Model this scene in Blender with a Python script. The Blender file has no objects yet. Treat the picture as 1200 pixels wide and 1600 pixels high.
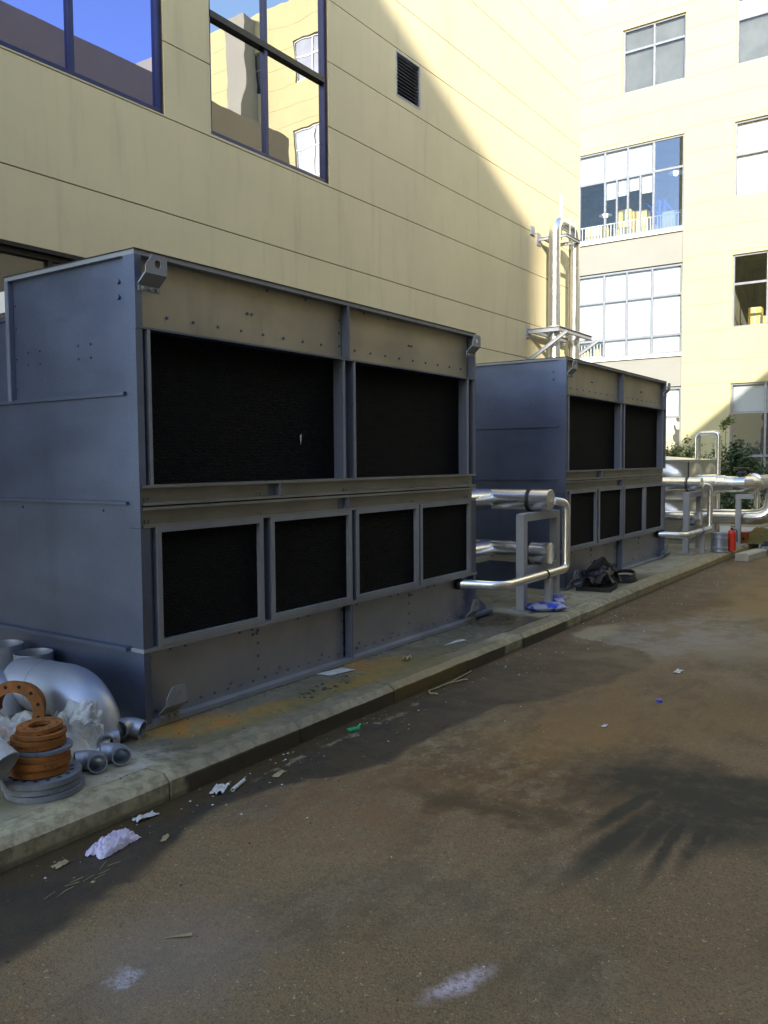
import bpy, math, random
from mathutils import Vector, Matrix, noise as mnoise
R = math.radians
random.seed(7)
C = bpy.context.scene.collection
scene = bpy.context.scene

# ------------------------------------------------------------------ camera
cam_d = bpy.data.cameras.new('camera'); cam = bpy.data.objects.new('camera', cam_d); C.objects.link(cam)
scene.camera = cam
yaw, pitch, roll = -0.60529829, -0.05997015, -0.00769584
f = Vector((math.cos(pitch)*math.sin(yaw), math.cos(pitch)*math.cos(yaw), math.sin(pitch)))
r = f.cross(Vector((0, 0, 1))).normalized(); u = r.cross(f)
r2 = math.cos(roll)*r + math.sin(roll)*u; u2 = -math.sin(roll)*r + math.cos(roll)*u
cam.matrix_world = Matrix(((r2.x, u2.x, -f.x, 3.988), (r2.y, u2.y, -f.y, -3.244), (r2.z, u2.z, -f.z, 1.6), (0, 0, 0, 1)))
cam_d.sensor_fit = 'VERTICAL'; cam_d.sensor_height = 24; cam_d.lens = 1313.15/1600*24
cam_d.clip_start = 0.05; cam_d.clip_end = 900

# ------------------------------------------------------------------ light
SUN = Vector((-1.0, 1.93, -0.83)).normalized()          # the way the light travels
elev = math.asin(-SUN.z); az = math.atan2(-SUN.x, -SUN.y)
w = bpy.data.worlds.new('World'); scene.world = w; w.use_nodes = True
wn = w.node_tree; bg = wn.nodes['Background']
sky = wn.nodes.new('ShaderNodeTexSky'); sky.sky_type = 'NISHITA'; sky.sun_disc = False
sky.sun_elevation = elev; sky.sun_rotation = az; sky.air_density = 1.0; sky.dust_density = 0.7; sky.ozone_density = 1.2
wn.links.new(sky.outputs[0], bg.inputs[0]); bg.inputs[1].default_value = 0.15
sl = bpy.data.lights.new('sun', 'SUN'); sl.energy = 2.5; sl.angle = R(0.55); sl.color = (1.0, 0.93, 0.82)
so = bpy.data.objects.new('sun', sl); C.objects.link(so); so.rotation_euler = SUN.to_track_quat('-Z', 'Y').to_euler()
scene.view_settings.view_transform = 'Standard'; scene.view_settings.look = 'None'
scene.view_settings.gamma = 1; scene.view_settings.use_curve_mapping = False
scene.view_settings.exposure = 1.97
scene.cycles.caustics_reflective = False; scene.cycles.max_bounces = 8

# ------------------------------------------------------------------ node helpers
class NT:
    def __init__(s, name):
        s.m = bpy.data.materials.new(name); s.m.use_nodes = True
        s.t = s.m.node_tree; s.p = s.t.nodes['Principled BSDF']; s.out = s.t.nodes['Material Output']
        s.co = s.t.nodes.new('ShaderNodeTexCoord').outputs['Object']
    def n(s, ty, **k):
        nd = s.t.nodes.new(ty)
        for a, b in k.items(): setattr(nd, a, b)
        return nd
    def put(s, sock, v):
        if hasattr(v, 'is_linked') or hasattr(v, 'links'): s.t.links.new(v, sock)
        else:
            if isinstance(v, (tuple, list)) and len(v) == 3 and len(getattr(sock, 'default_value', (0,0,0))) == 4: v = (*v, 1)
            sock.default_value = v
    def math(s, op, a, b=0.0, c=None):
        nd = s.n('ShaderNodeMath', operation=op); s.put(nd.inputs[0], a); s.put(nd.inputs[1], b)
        if c is not None: s.put(nd.inputs[2], c)
        return nd.outputs[0]
    def vmul(s, v, k):
        nd = s.n('ShaderNodeVectorMath', operation='MULTIPLY'); s.put(nd.inputs[0], v); s.put(nd.inputs[1], k); return nd.outputs[0]
    def noise(s, scale, detail=4, rough=.55, vec=None, dist=0.0, color=False):
        nd = s.n('ShaderNodeTexNoise'); s.put(nd.inputs['Vector'], vec if vec is not None else s.co)
        nd.inputs['Scale'].default_value = scale; nd.inputs['Detail'].default_value = detail
        nd.inputs['Roughness'].default_value = rough; nd.inputs['Distortion'].default_value = dist
        return nd.outputs['Color' if color else 'Fac']
    def ramp(s, v, a, b, lo=0.0, hi=1.0):
        nd = s.n('ShaderNodeMapRange', interpolation_type='SMOOTHSTEP'); s.put(nd.inputs[0], v)
        for i, x in ((1, a), (2, b), (3, lo), (4, hi)): s.put(nd.inputs[i], x)
        return nd.outputs[0]
    def mix(s, fac, a, b):
        nd = s.n('ShaderNodeMix', data_type='RGBA'); s.put(nd.inputs[0], fac); s.put(nd.inputs[6], a); s.put(nd.inputs[7], b)
        return nd.outputs[2]
    def bump(s, h, strength=.3, dist=.01):
        nd = s.n('ShaderNodeBump'); s.put(nd.inputs['Height'], h); nd.inputs['Strength'].default_value = strength
        nd.inputs['Distance'].default_value = dist; s.t.links.new(nd.outputs[0], s.p.inputs['Normal']); return nd
    def blob(s, cx, cy, rx, ry, rot, warp, soft=.35, wamt=.35):
        """soft edged irregular patch: mask 1 inside"""
        a = s.n('ShaderNodeVectorMath', operation='SUBTRACT'); s.put(a.inputs[0], warp); s.put(a.inputs[1], (cx, cy, 0))
        m = s.n('ShaderNodeMapping', vector_type='TEXTURE'); s.t.links.new(a.outputs[0], m.inputs[0])
        m.inputs['Rotation'].default_value = (0, 0, R(rot)); m.inputs['Scale'].default_value = (rx, ry, 1000)
        l = s.n('ShaderNodeVectorMath', operation='LENGTH'); s.t.links.new(m.outputs[0], l.inputs[0])
        return s.ramp(l.outputs['Value'], 1+soft, 1-soft)
    def done(s, col=None, rough=None, metal=None, **k):
        if col is not None: s.put(s.p.inputs['Base Color'], col)
        if rough is not None: s.put(s.p.inputs['Roughness'], rough)
        if metal is not None: s.put(s.p.inputs['Metallic'], metal)
        for a, b in k.items(): s.put(s.p.inputs[a.replace('_', ' ')], b)
        return s.m
def warped(t, amt=.3, scale=1.3):
    nz = t.noise(scale, 5, .65, color=True)
    a = t.n('ShaderNodeVectorMath', operation='SUBTRACT'); t.put(a.inputs[0], nz); t.put(a.inputs[1], (.5, .5, .5))
    b = t.n('ShaderNodeVectorMath', operation='MULTIPLY_ADD'); t.t.links.new(a.outputs[0], b.inputs[0]); t.put(b.inputs[1], (amt*2,)*3); t.put(b.inputs[2], t.co)
    return b.outputs[0]

M = {}
def galv(name, base=(.185, .215, .325), rough=.36, metal=.85, wavy=.25):
    t = NT(name)
    big = t.noise(1.3, 4, .6); st = t.noise(3, 5, .6, vec=t.vmul(t.co, (1, 1, .18))); fine = t.noise(60, 3, .6)
    sp = t.n('ShaderNodeTexVoronoi'); t.put(sp.inputs['Vector'], t.co); sp.inputs['Scale'].default_value = 90
    c = t.mix(t.ramp(big, .3, .7), tuple(x*.86 for x in base), tuple(x*1.12 for x in base))
    c = t.mix(t.math('MULTIPLY', t.ramp(st, .55, .75), .35), c, tuple(x*.6 for x in base))
    c = t.mix(t.math('MULTIPLY', sp.outputs['Distance'], .06), c, (.7, .72, .75))
    big = t.noise(1.1, 4, .6, vec=t.vmul(t.co, (.6, .6, 2.2))); rg = t.math('ADD', t.math('MULTIPLY', big, .34), rough-.16); rg = t.math('ADD', rg, t.math('MULTIPLY', fine, .08))
    t.bump(t.math('ADD', t.noise(.9, 2, .4, vec=t.vmul(t.co, (.5, .8, 2.6))), t.math('MULTIPLY', fine, .004)), wavy, .06)
    return t.done(c, rg, metal)
M['galv'] = galv('galvanised_sheet_sky_tint', (.135, .168, .275), .33, .85, .3)  # bluer copy of the tower sheet: reflected sky is put into the colour
M['galv_front_lit'] = galv('galvanised_sheet_front_lit', (.31, .325, .375), .4, .8, .2)  # same sheet as the sides, lightened in colour for how the front catches light
M['galv_belt_reflect'] = galv('galvanised_belt_reflection', (.28, .285, .27), .46, .65, .1)  # same sheet again, a weaker warm reflection mixed into its colour
M['galv_warm_reflect'] = galv('galvanised_sheet_warm_reflection', (.40, .37, .29), .46, .6, .2)  # same sheet, reflection of the yellow facades painted in as a tan colour
M['galv_edge'] = galv('galvanised_edge', (.27, .295, .34), .5, .45, .05)
M['galv_dark'] = galv('galvanised_post', (.16, .19, .27), .5, .6, .05)
M['galv_pipe'] = galv('galvanised_pipe', (.33, .36, .43), .40, .7, .25)
def simple(name, col, rough=.6, metal=0.0, var=.25, scale=8, bump=.15, **k):
    t = NT(name); nz = t.noise(scale, 5, .6)
    c = t.mix(t.ramp(nz, .3, .7), tuple(x*(1-var) for x in col), tuple(min(1, x*(1+var)) for x in col))
    if bump: t.bump(t.noise(scale*6, 3), bump, .004)
    return t.done(c, rough, metal, **k)
t = NT('pipe_jacket')                                   # bright aluminium cladding
nz = t.noise(2.5, 3, .5)
M['jacket'] = t.done(t.mix(t.noise(9, 3), (.68, .68, .68), (.82, .82, .81)), t.ramp(t.noise(6, 2), .3, .7, .20, .27), .95)
M['steel_post'] = galv('painted_steel_post', (.36, .38, .41), .5, .45, .03)
t = NT('stainless_panel'); t.bump(t.noise(2, 2), .1, .02)
M['stainless'] = t.done(t.mix(t.noise(5, 4), (.55, .54, .5), (.7, .69, .65)), .33, .85)
# pads: black honeycomb fill
t = NT('black_fill_pad')
wv = t.n('ShaderNodeTexWave', wave_type='BANDS', bands_direction='DIAGONAL'); t.put(wv.inputs['Vector'], t.vmul(t.co, (1, 1, 1.6))); wv.inputs['Scale'].default_value = 22
wv.inputs['Distortion'].default_value = 1.5
wz = t.n('ShaderNodeTexWave', wave_type='BANDS', bands_direction='Z'); t.put(wz.inputs['Vector'], t.co); wz.inputs['Scale'].default_value = 14
h = t.math('ADD', wv.outputs['Fac'], t.math('MULTIPLY', wz.outputs['Fac'], .6))
t.bump(h, .7, .01)
M['pad'] = t.done(t.mix(t.ramp(h, .2, 1.2), (.0006, .0007, .0008), (.006, .007, .008)), .75, 0, Specular_IOR_Level=.12)
M['black'] = simple('black_rubber', (.012, .012, .013), .6, 0)
M['blackmetal'] = simple('black_painted_metal', (.02, .02, .022), .4, .1)
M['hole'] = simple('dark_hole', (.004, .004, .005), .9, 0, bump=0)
# walls
def stucco(name, col, streak=.1):
    t = NT(name)
    a = t.noise(.6, 5, .6); b = t.noise(2.2, 5, .65, vec=t.vmul(t.co, (2.2, 2.2, .25))); g = t.noise(90, 3, .7)
    c = t.mix(t.ramp(a, .3, .7), tuple(x*.95 for x in col), tuple(x*1.03 for x in col))
    c = t.mix(t.math('MULTIPLY', t.ramp(b, .5, .8), streak), c, tuple(x*.55 for x in col))
    t.bump(g, .25, .004)
    return t.done(c, .85, 0, Specular_IOR_Level=.2)
M['yellow'] = stucco('yellow_stucco', (.80, .69, .41), .28)
M['taupe'] = stucco('taupe_stucco', (.36, .30, .215), .15)
M['yellow_back'] = stucco('pale_yellow_stucco', (.47, .42, .235), .05)
M['spandrel'] = stucco('grey_spandrel', (.27, .265, .235), .04)
M['groove'] = simple('groove_backing', (.13, .10, .05), .9, 0, bump=0)
M['navy_frame'] = simple('dark_blue_window_frame', (.035, .045, .12), .35, .3, .1)
M['grey_frame'] = simple('grey_window_frame', (.25, .26, .28), .4, .3, .1)
M['black_frame'] = simple('dark_bronze_frame', (.03, .028, .025), .4, .3, .1)
def mirror_glass(name, tint, dark, fac=.72, wob=.02, ns=1.2):
    t = NT(name); nt = t.t
    g = t.n('ShaderNodeBsdfGlossy'); g.inputs['Color'].default_value = (*tint, 1); g.inputs['Roughness'].default_value = .01
    d = t.n('ShaderNodeBsdfDiffuse'); d.inputs['Color'].default_value = (*dark, 1)
    mx = t.n('ShaderNodeMixShader'); mx.inputs[0].default_value = fac
    nt.links.new(d.outputs[0], mx.inputs[1]); nt.links.new(g.outputs[0], mx.inputs[2]); nt.links.new(mx.outputs[0], nt.nodes['Material Output'].inputs[0])
    b = t.n('ShaderNodeBump'); nt.links.new(t.noise(ns, 1.5, .4), b.inputs['Height']); b.inputs['Strength'].default_value = 1; b.inputs['Distance'].default_value = wob
    nt.links.new(b.outputs[0], g.inputs['Normal']); return t.m
M['blue_glass'] = mirror_glass('blue_reflective_glass', (.30, .33, .66), (.02, .025, .06), .88, .001, 1.0)
M['wavy_glass'] = mirror_glass('wavy_reflective_glass', (.6, .61, .64), (.03, .035, .05), .85, .002, 1.6)
M['far_mirror'] = mirror_glass('grey_reflective_glass', (.5, .52, .54), (.10, .10, .10), .5, .01, 1.5)
def clear_glass(name, refl=.18, tint=(.92, .94, .94)):
    t = NT(name); nt = t.t
    g = t.n('ShaderNodeBsdfGlossy'); g.inputs['Roughness'].default_value = .01; g.inputs['Color'].default_value = (.9, .95, 1, 1)
    d = t.n('ShaderNodeBsdfTransparent'); d.inputs['Color'].default_value = (*tint, 1)
    mx = t.n('ShaderNodeMixShader'); mx.inputs[0].default_value = refl
    nt.links.new(d.outputs[0], mx.inputs[1]); nt.links.new(g.outputs[0], mx.inputs[2]); nt.links.new(mx.outputs[0], nt.nodes['Material Output'].inputs[0])
    return t.m
M['glass'] = clear_glass('clear_glass', .035)
M['blue_clear'] = clear_glass('tinted_glass', .12, (.66, .72, .85))
M['blind'] = simple('white_roller_blind', (.56, .56, .57), .9, 0, .02, 3, 0)
M['grey_blind'] = simple('grey_blind', (.15, .148, .14), .9, 0, .15, 2, 0)
M['room'] = simple('room_plaster', (.22, .20, .13), .9, 0, .2, 2, 0)
M['carton'] = simple('yellow_carton', (.75, .58, .20), .8, 0, .12, 3, 0)
M['rack_blue'] = simple('blue_rack_paint', (.04, .10, .45), .5, 0, .1, 3, 0)
M['white_rail'] = simple('white_rail_paint', (.75, .75, .72), .5, 0, .05, 3, 0)
t = NT('lit_lamp'); t.p.inputs['Emission Color'].default_value = (1, 1, .97, 1); t.p.inputs['Emission Strength'].default_value = 3.0
M['lamp'] = t.done((.9, .9, .9), .5, 0)
# rust / junk
def rusty(name, a, b, c3):
    t = NT(name); n1 = t.noise(9, 6, .7); n2 = t.noise(40, 4, .6)
    c = t.mix(t.ramp(n1, .35, .6), a, b); c = t.mix(t.ramp(n2, .55, .75), c, c3); t.bump(n2, .4, .004)
    return t.done(c, .75, .15)
M['orange'] = rusty('orange_primer', (.36, .125, .022), (.22, .085, .02), (.13, .05, .02))
M['flange_grey'] = rusty('grey_flange_steel', (.20, .22, .27), (.15, .17, .21), (.1, .1, .11))
t = NT('plastic_film'); t.bump(t.noise(30, 4, .6), .4, .006)
M['film'] = t.done(t.mix(t.noise(4, 4), (.50, .50, .46), (.68, .68, .66)), .22, 0, Alpha=t.ramp(t.noise(7, 4, .6), .35, .65, .45, .92))
M['white_pipe'] = simple('dusty_white_pipe', (.5, .52, .55), .5, .2, .2, 6)
M['lilac'] = t = NT('lilac_plastic_bag'); t.bump(t.noise(30, 3, .6), .4, .006)
M['lilac'] = t.done(t.mix(t.noise(25, 4), (.42, .37, .58), (.66, .62, .74)), .35, 0)
M['paper'] = simple('dirty_paper', (.5, .5, .5), .8, 0, .15, 12)
M['leafdry'] = simple('dry_leaf', (.30, .25, .14), .8, 0, .2, 12)
M['green_plastic'] = simple('green_plastic', (.02, .34, .14), .4, 0, .1)
M['teal_plastic'] = simple('teal_plastic', (.03, .2, .18), .4, 0, .1)
M['blue_plastic'] = simple('blue_plastic', (.04, .05, .4), .4, 0, .1)
M['red'] = simple('red_paint', (.62, .035, .015), .35, 0, .08)
M['conc_block'] = simple('concrete_block', (.40, .38, .30), .85, 0, .15, 5, .3)
t = NT('printed_bag')                                   # blue sack with pale printed patches
n1 = t.noise(9, 3, .5); n2 = t.noise(22, 4, .6)
c = t.mix(t.ramp(n1, .50, .56), (.015, .05, .50), (.32, .36, .5)); c = t.mix(t.ramp(n2, .58, .64), c, (.36, .16, .10))
t.bump(t.noise(18, 3), .5, .01); M['bag'] = t.done(c, .3, 0)
# foliage
def leafm(name, a, b):
    t = NT(name); oi = t.n('ShaderNodeObjectInfo')
    v = t.noise(5, 3, .6); c = t.mix(t.ramp(v, .35, .65), a, b)
    return t.done(c, .5, 0, Subsurface_Weight=0)
M['leaf'] = leafm('shrub_leaf', (.022, .05, .014), (.06, .10, .03))
M['leaf_light'] = leafm('pale_leaf', (.10, .14, .03), (.2, .24, .06))
M['bark'] = simple('twig_bark', (.12, .09, .05), .9, 0)
# slab and kerb
t = NT('concrete_slab'); W = warped(t, .10, 3.0)
n1 = t.noise(1.6, 6, .65); n2 = t.noise(9, 6, .7); n3 = t.noise(60, 3, .6)
sx = t.n('ShaderNodeSeparateXYZ'); t.put(sx.inputs[0], W)
c = t.mix(t.ramp(n1, .3, .7), (.28, .255, .165), (.41, .37, .26)); c = t.mix(t.math('MULTIPLY', t.ramp(n2, .5, .75), .5), c, (.13, .125, .10))
wet = t.math('MULTIPLY', t.ramp(sx.outputs['Y'], -.34, -.24), t.ramp(sx.outputs['Y'], 4.75, 4.6))
wet = t.math('MULTIPLY', wet, t.ramp(n1, .2, .38, .75, 1.0))
wetc = t.mix(t.ramp(n1, .35, .65), (.11, .105, .07), (.18, .17, .13))
c = t.mix(wet, c, wetc)
rust = None
for args in ((.16, .25, .17, .42, -22), (.30, .78, .11, .25, -10), (.24, 2.12, .16, .32, 0), (.42, 1.7, .16, .32, -10), (.05, 2.0, .06, .2, 0)):
    b = t.blob(*args, W, .45); rust = b if rust is None else t.math('MAXIMUM', rust, b)
rust = t.math('MULTIPLY', rust, t.ramp(t.noise(6, 5, .7), .30, .55, .3, 1.0))
c = t.mix(rust, c, t.mix(t.ramp(n2, .4, .6), (.38, .16, .03), (.26, .20, .06)))
yel = t.math('MULTIPLY', t.blob(.42, 1.5, .16, 1.3, 0, W, .6), .6); c = t.mix(yel, c, (.21, .17, .05)); c = t.mix(t.math('MULTIPLY', t.ramp(t.noise(3.5, 6, .7), .52, .66), .6), c, (.09, .085, .06))
dk = t.math('MULTIPLY', t.math('MAXIMUM', t.blob(.30, 7.6, .28, 1.0, -8, W, .5), t.blob(.1, 4.3, .7, .35, 0, W, .4)), .75); c = t.mix(dk, c, (.07, .055, .03))
pale = t.math('MULTIPLY', t.blob(.42, -.42, .22, .25, 20, W, .6), t.ramp(n2, .4, .6)); c = t.mix(pale, c, (.42, .40, .35))
t.bump(t.math('ADD', n2, t.math('MULTIPLY', n3, .4)), .35, .008)
M['slab'] = t.done(c, t.math('SUBTRACT', .88, t.math('MULTIPLY', wet, t.ramp(n1, .4, .6, .35, .68))), 0)
t = NT('kerb_concrete'); W = warped(t, .1, 3.0); sx = t.n('ShaderNodeSeparateXYZ'); g = t.n('ShaderNodeNewGeometry'); t.put(sx.inputs[0], g.outputs['Position'])
n1 = t.noise(2.0, 6, .65, vec=g.outputs['Position']); n2 = t.noise(14, 5, .7, vec=g.outputs['Position'])
c = t.mix(t.ramp(n1, .3, .7), (.29, .26, .17), (.42, .38, .25)); c = t.mix(t.math('MULTIPLY', t.ramp(n2, .42, .62), .65), c, (.15, .13, .08)); c = t.mix(t.math('MULTIPLY', t.ramp(t.noise(5, 6, .75, vec=g.outputs['Position']), .5, .7), .5), c, (.12, .11, .07))
yn = t.math('ADD', sx.outputs['Y'], t.math('MULTIPLY', t.math('SUBTRACT', n1, .5), .5))
wet = t.math('MULTIPLY', t.ramp(yn, -.32, -.24), t.ramp(yn, 3.42, 3.35)); wet2 = t.math('MULTIPLY', t.ramp(yn, 3.7, 3.75), t.ramp(yn, 4.9, 4.7)); wet = t.math('MAXIMUM', wet, wet2)
low = t.ramp(sx.outputs['Z'], -.048, -.034, 1.0, .45)
c = t.mix(t.math('MULTIPLY', wet, t.math('MULTIPLY', low, .95)), c, (.042, .034, .022))
c = t.mix(t.math('MULTIPLY', t.math('MULTIPLY', t.ramp(yn, 1.5, 1.9), t.ramp(yn, 3.1, 2.4)), .4), c, (.22, .15, .03))
c = t.mix(t.math('MULTIPLY', t.ramp(yn, 6.5, 8), .35), c, (.36, .27, .1))
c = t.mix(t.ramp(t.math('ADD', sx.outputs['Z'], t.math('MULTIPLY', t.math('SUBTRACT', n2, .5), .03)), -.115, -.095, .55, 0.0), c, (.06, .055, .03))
t.bump(n2, .5, .01); M['kerb'] = t.done(c, t.math('SUBTRACT', .85, t.math('MULTIPLY', wet, .3)), 0)
# road
t = NT('dirty_asphalt'); W = warped(t, .16, 2.2)
n1 = t.noise(.8, 6, .65); n2 = t.noise(3.2, 6, .68); n3 = t.noise(28, 5, .7); n4 = t.noise(170, 3, .75)
vor = t.n('ShaderNodeTexVoronoi'); t.put(vor.inputs['Vector'], t.co); vor.inputs['Scale'].default_value = 130
base = t.mix(t.ramp(n1, .3, .7), (.112, .078, .040), (.182, .133, .074))
base = t.mix(t.math('MULTIPLY', t.ramp(n2, .4, .68), .75), base, (.150, .092, .045))
base = t.mix(t.math('MULTIPLY', t.ramp(t.noise(1.4, 5, .6, vec=t.vmul(t.co, (1, .6, 1))), .5, .72), .6), base, (.20, .165, .12))
base = t.mix(t.math('MULTIPLY', t.ramp(n3, .42, .66), .42), base, (.085, .070, .050))
base = t.mix(t.math('MULTIPLY', t.ramp(n4, .48, .62), .55), base, (.23, .185, .125))
n5 = t.noise(75, 3, .8); base = t.mix(t.math('MULTIPLY', t.ramp(n5, .52, .60), .5), base, (.055, .042, .027)); base = t.mix(t.math('MULTIPLY', t.ramp(t.noise(55, 2, .7), .66, .70), .7), base, (.33, .30, .25))
base = t.mix(t.ramp(vor.outputs['Distance'], .0, .4, .65, 0.0), base, (.035, .03, .024))
Wr = warped(t, .45, 2.6)
def tint(mask, k, col, base): return t.mix(t.math('MULTIPLY', mask, k), base, col)
brk = t.ramp(t.noise(5.5, 6, .75, vec=t.vmul(t.co, (1.6, .8, 1))), .40, .58)
base = tint(t.math('MULTIPLY', t.blob(2.15, .85, .70, .38, 15, Wr, .6), t.ramp(brk, 0, 1, .25, 1)), .75, (.17, .085, .022), base)
base = tint(t.math('MULTIPLY', t.blob(2.0, 1.0, 1.1, .7, 10, Wr, .6), brk), .6, (.060, .045, .028), base)
base = tint(t.math('MULTIPLY', t.blob(1.6, 1.2, .9, .6, 10, Wr, .6), t.ramp(t.noise(8, 6, .75), .5, .64)), .6, (.21, .18, .13), base)
base = tint(t.blob(2.0, 1.6, .5, .5, 0, W, .6), .45, (.20, .12, .04), base)
base = tint(t.blob(2.3, 7.5, .9, 2.8, 0, W, .6), .5, (.24, .17, .07), base)
base = tint(t.math('MULTIPLY', t.blob(1.75, 5.2, .6, 1.3, -10, Wr, .45), t.ramp(n2, .36, .56, .25, 1)), .75, (.21, .20, .19), base)
base = tint(t.blob(2.3, 2.4, .8, .8, 0, Wr, .6), .4, (.165, .095, .035), base)
base = tint(t.math('MULTIPLY', t.blob(1.5, .1, .7, .5, 0, Wr, .6), brk), .45, (.15, .085, .04), base)
base = tint(t.math('MULTIPLY', t.ramp(t.noise(1.1, 6, .7, vec=t.vmul(t.co, (1.3, .7, 1))), .5, .62), t.ramp(brk, 0, 1, .4, 1)), .45, (.062, .048, .032), base)
base = tint(t.blob(1.3, 6.9, .35, 1.0, -5, Wr, .5), .5, (.06, .035, .018), base)
base = tint(t.blob(2.5, 4.9, .7, .6, 0, Wr, .5), .35, (.20, .19, .17), base)
base = tint(t.blob(.98, 4.75, .17, .55, 0, W, .4), .75, (.26, .24, .17), base)
base = tint(t.blob(1.35, 3.9, .12, .35, -30, W, .4), .7, (.24, .20, .12), base)
chn = t.ramp(t.noise(45, 4, .8), .36, .56, .15, 1)
base = tint(t.math('MULTIPLY', t.blob(2.66, -.9, .035, .12, -20, warped(t, .05, 12), .7), chn), .85, (.40, .36, .46), base)
base = tint(t.math('MULTIPLY', t.blob(1.705, -1.5, .045, .06, 20, warped(t, .08, 14), .5), chn), .8, (.38, .38, .50), base)
base = tint(t.blob(1.75, -1.35, .3, .35, 20, W, .7), .35, (.17, .16, .16), base)
base = t.vmul(base, (1.22, 1.17, 1.07))
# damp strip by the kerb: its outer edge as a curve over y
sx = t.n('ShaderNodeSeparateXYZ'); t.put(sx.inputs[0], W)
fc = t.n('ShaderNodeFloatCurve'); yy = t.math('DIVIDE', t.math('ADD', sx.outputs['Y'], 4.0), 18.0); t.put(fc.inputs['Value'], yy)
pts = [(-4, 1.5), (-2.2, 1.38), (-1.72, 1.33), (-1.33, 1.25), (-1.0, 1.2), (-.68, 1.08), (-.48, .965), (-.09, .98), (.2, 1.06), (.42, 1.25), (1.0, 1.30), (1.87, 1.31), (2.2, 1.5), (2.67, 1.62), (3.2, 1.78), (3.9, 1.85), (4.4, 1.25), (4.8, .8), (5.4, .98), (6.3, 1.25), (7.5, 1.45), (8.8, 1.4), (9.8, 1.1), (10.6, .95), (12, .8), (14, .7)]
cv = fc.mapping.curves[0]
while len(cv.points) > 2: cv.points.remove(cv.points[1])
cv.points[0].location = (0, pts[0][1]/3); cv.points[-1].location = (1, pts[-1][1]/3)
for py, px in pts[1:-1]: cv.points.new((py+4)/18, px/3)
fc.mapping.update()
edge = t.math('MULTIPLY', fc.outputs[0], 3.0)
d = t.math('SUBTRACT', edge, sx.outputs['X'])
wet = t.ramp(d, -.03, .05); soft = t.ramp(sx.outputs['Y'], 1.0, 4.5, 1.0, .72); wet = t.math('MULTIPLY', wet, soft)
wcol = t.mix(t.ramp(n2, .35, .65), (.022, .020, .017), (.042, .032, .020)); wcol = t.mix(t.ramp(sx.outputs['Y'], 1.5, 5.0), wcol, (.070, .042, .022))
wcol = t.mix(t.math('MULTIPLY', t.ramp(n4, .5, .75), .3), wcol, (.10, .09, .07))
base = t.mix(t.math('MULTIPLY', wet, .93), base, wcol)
# gutter grime
gx = t.math('SUBTRACT', sx.outputs['X'], .67); gut = t.math('MULTIPLY', t.ramp(gx, .2, .12), t.ramp(n2, .3, .5, .5, 1)); gut = t.math('MULTIPLY', gut, t.ramp(sx.outputs['Y'], 3.2, 2.6))
base = tint(gut, .8, (.050, .034, .012), base)
line = t.math('MULTIPLY', t.ramp(t.math('ABSOLUTE', t.math('SUBTRACT', gx, .165)), .028, .012), t.ramp(t.noise(6, 5, .7), .48, .58)); line = t.math('MULTIPLY', line, t.math('MULTIPLY', t.ramp(sx.outputs['Y'], -.2, .4), t.ramp(sx.outputs['Y'], 2.2, 1.7)))
base = tint(line, .8, (.20, .18, .12), base)
# streaky dark stain on the open road
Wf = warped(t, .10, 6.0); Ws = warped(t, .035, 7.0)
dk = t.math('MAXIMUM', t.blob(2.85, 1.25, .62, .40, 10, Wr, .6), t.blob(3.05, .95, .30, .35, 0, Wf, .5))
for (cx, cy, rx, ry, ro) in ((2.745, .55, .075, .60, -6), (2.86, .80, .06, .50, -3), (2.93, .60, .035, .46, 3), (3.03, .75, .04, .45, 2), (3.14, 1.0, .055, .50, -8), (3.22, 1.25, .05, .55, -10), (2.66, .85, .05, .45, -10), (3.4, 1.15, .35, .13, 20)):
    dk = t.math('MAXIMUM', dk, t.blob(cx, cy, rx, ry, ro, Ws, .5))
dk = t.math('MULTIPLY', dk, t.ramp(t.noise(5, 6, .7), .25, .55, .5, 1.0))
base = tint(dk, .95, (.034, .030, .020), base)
dk2 = t.math('MULTIPLY', t.blob(2.05, .42, .46, .13, 12, Wr, .5), t.ramp(n2, .38, .50)); base = tint(dk2, .75, (.06, .04, .018), base)
hh = t.math('ADD', t.math('MULTIPLY', n4, .6), t.math('ADD', t.math('MULTIPLY', vor.outputs['Distance'], .5), t.math('MULTIPLY', n3, .6)))
bn = t.bump(hh, .55, .006)
ro = t.math('SUBTRACT', .92, t.math('MULTIPLY', wet, t.ramp(n2, .35, .6, .25, .42)))
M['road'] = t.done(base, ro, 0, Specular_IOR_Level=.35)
M['earth'] = simple('dry_earth', (.20, .16, .09), .95, 0, .3, 2, .5)
M['paving'] = simple('pale_paving', (.34, .33, .29), .85, 0, .12, 2, .2)

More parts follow.
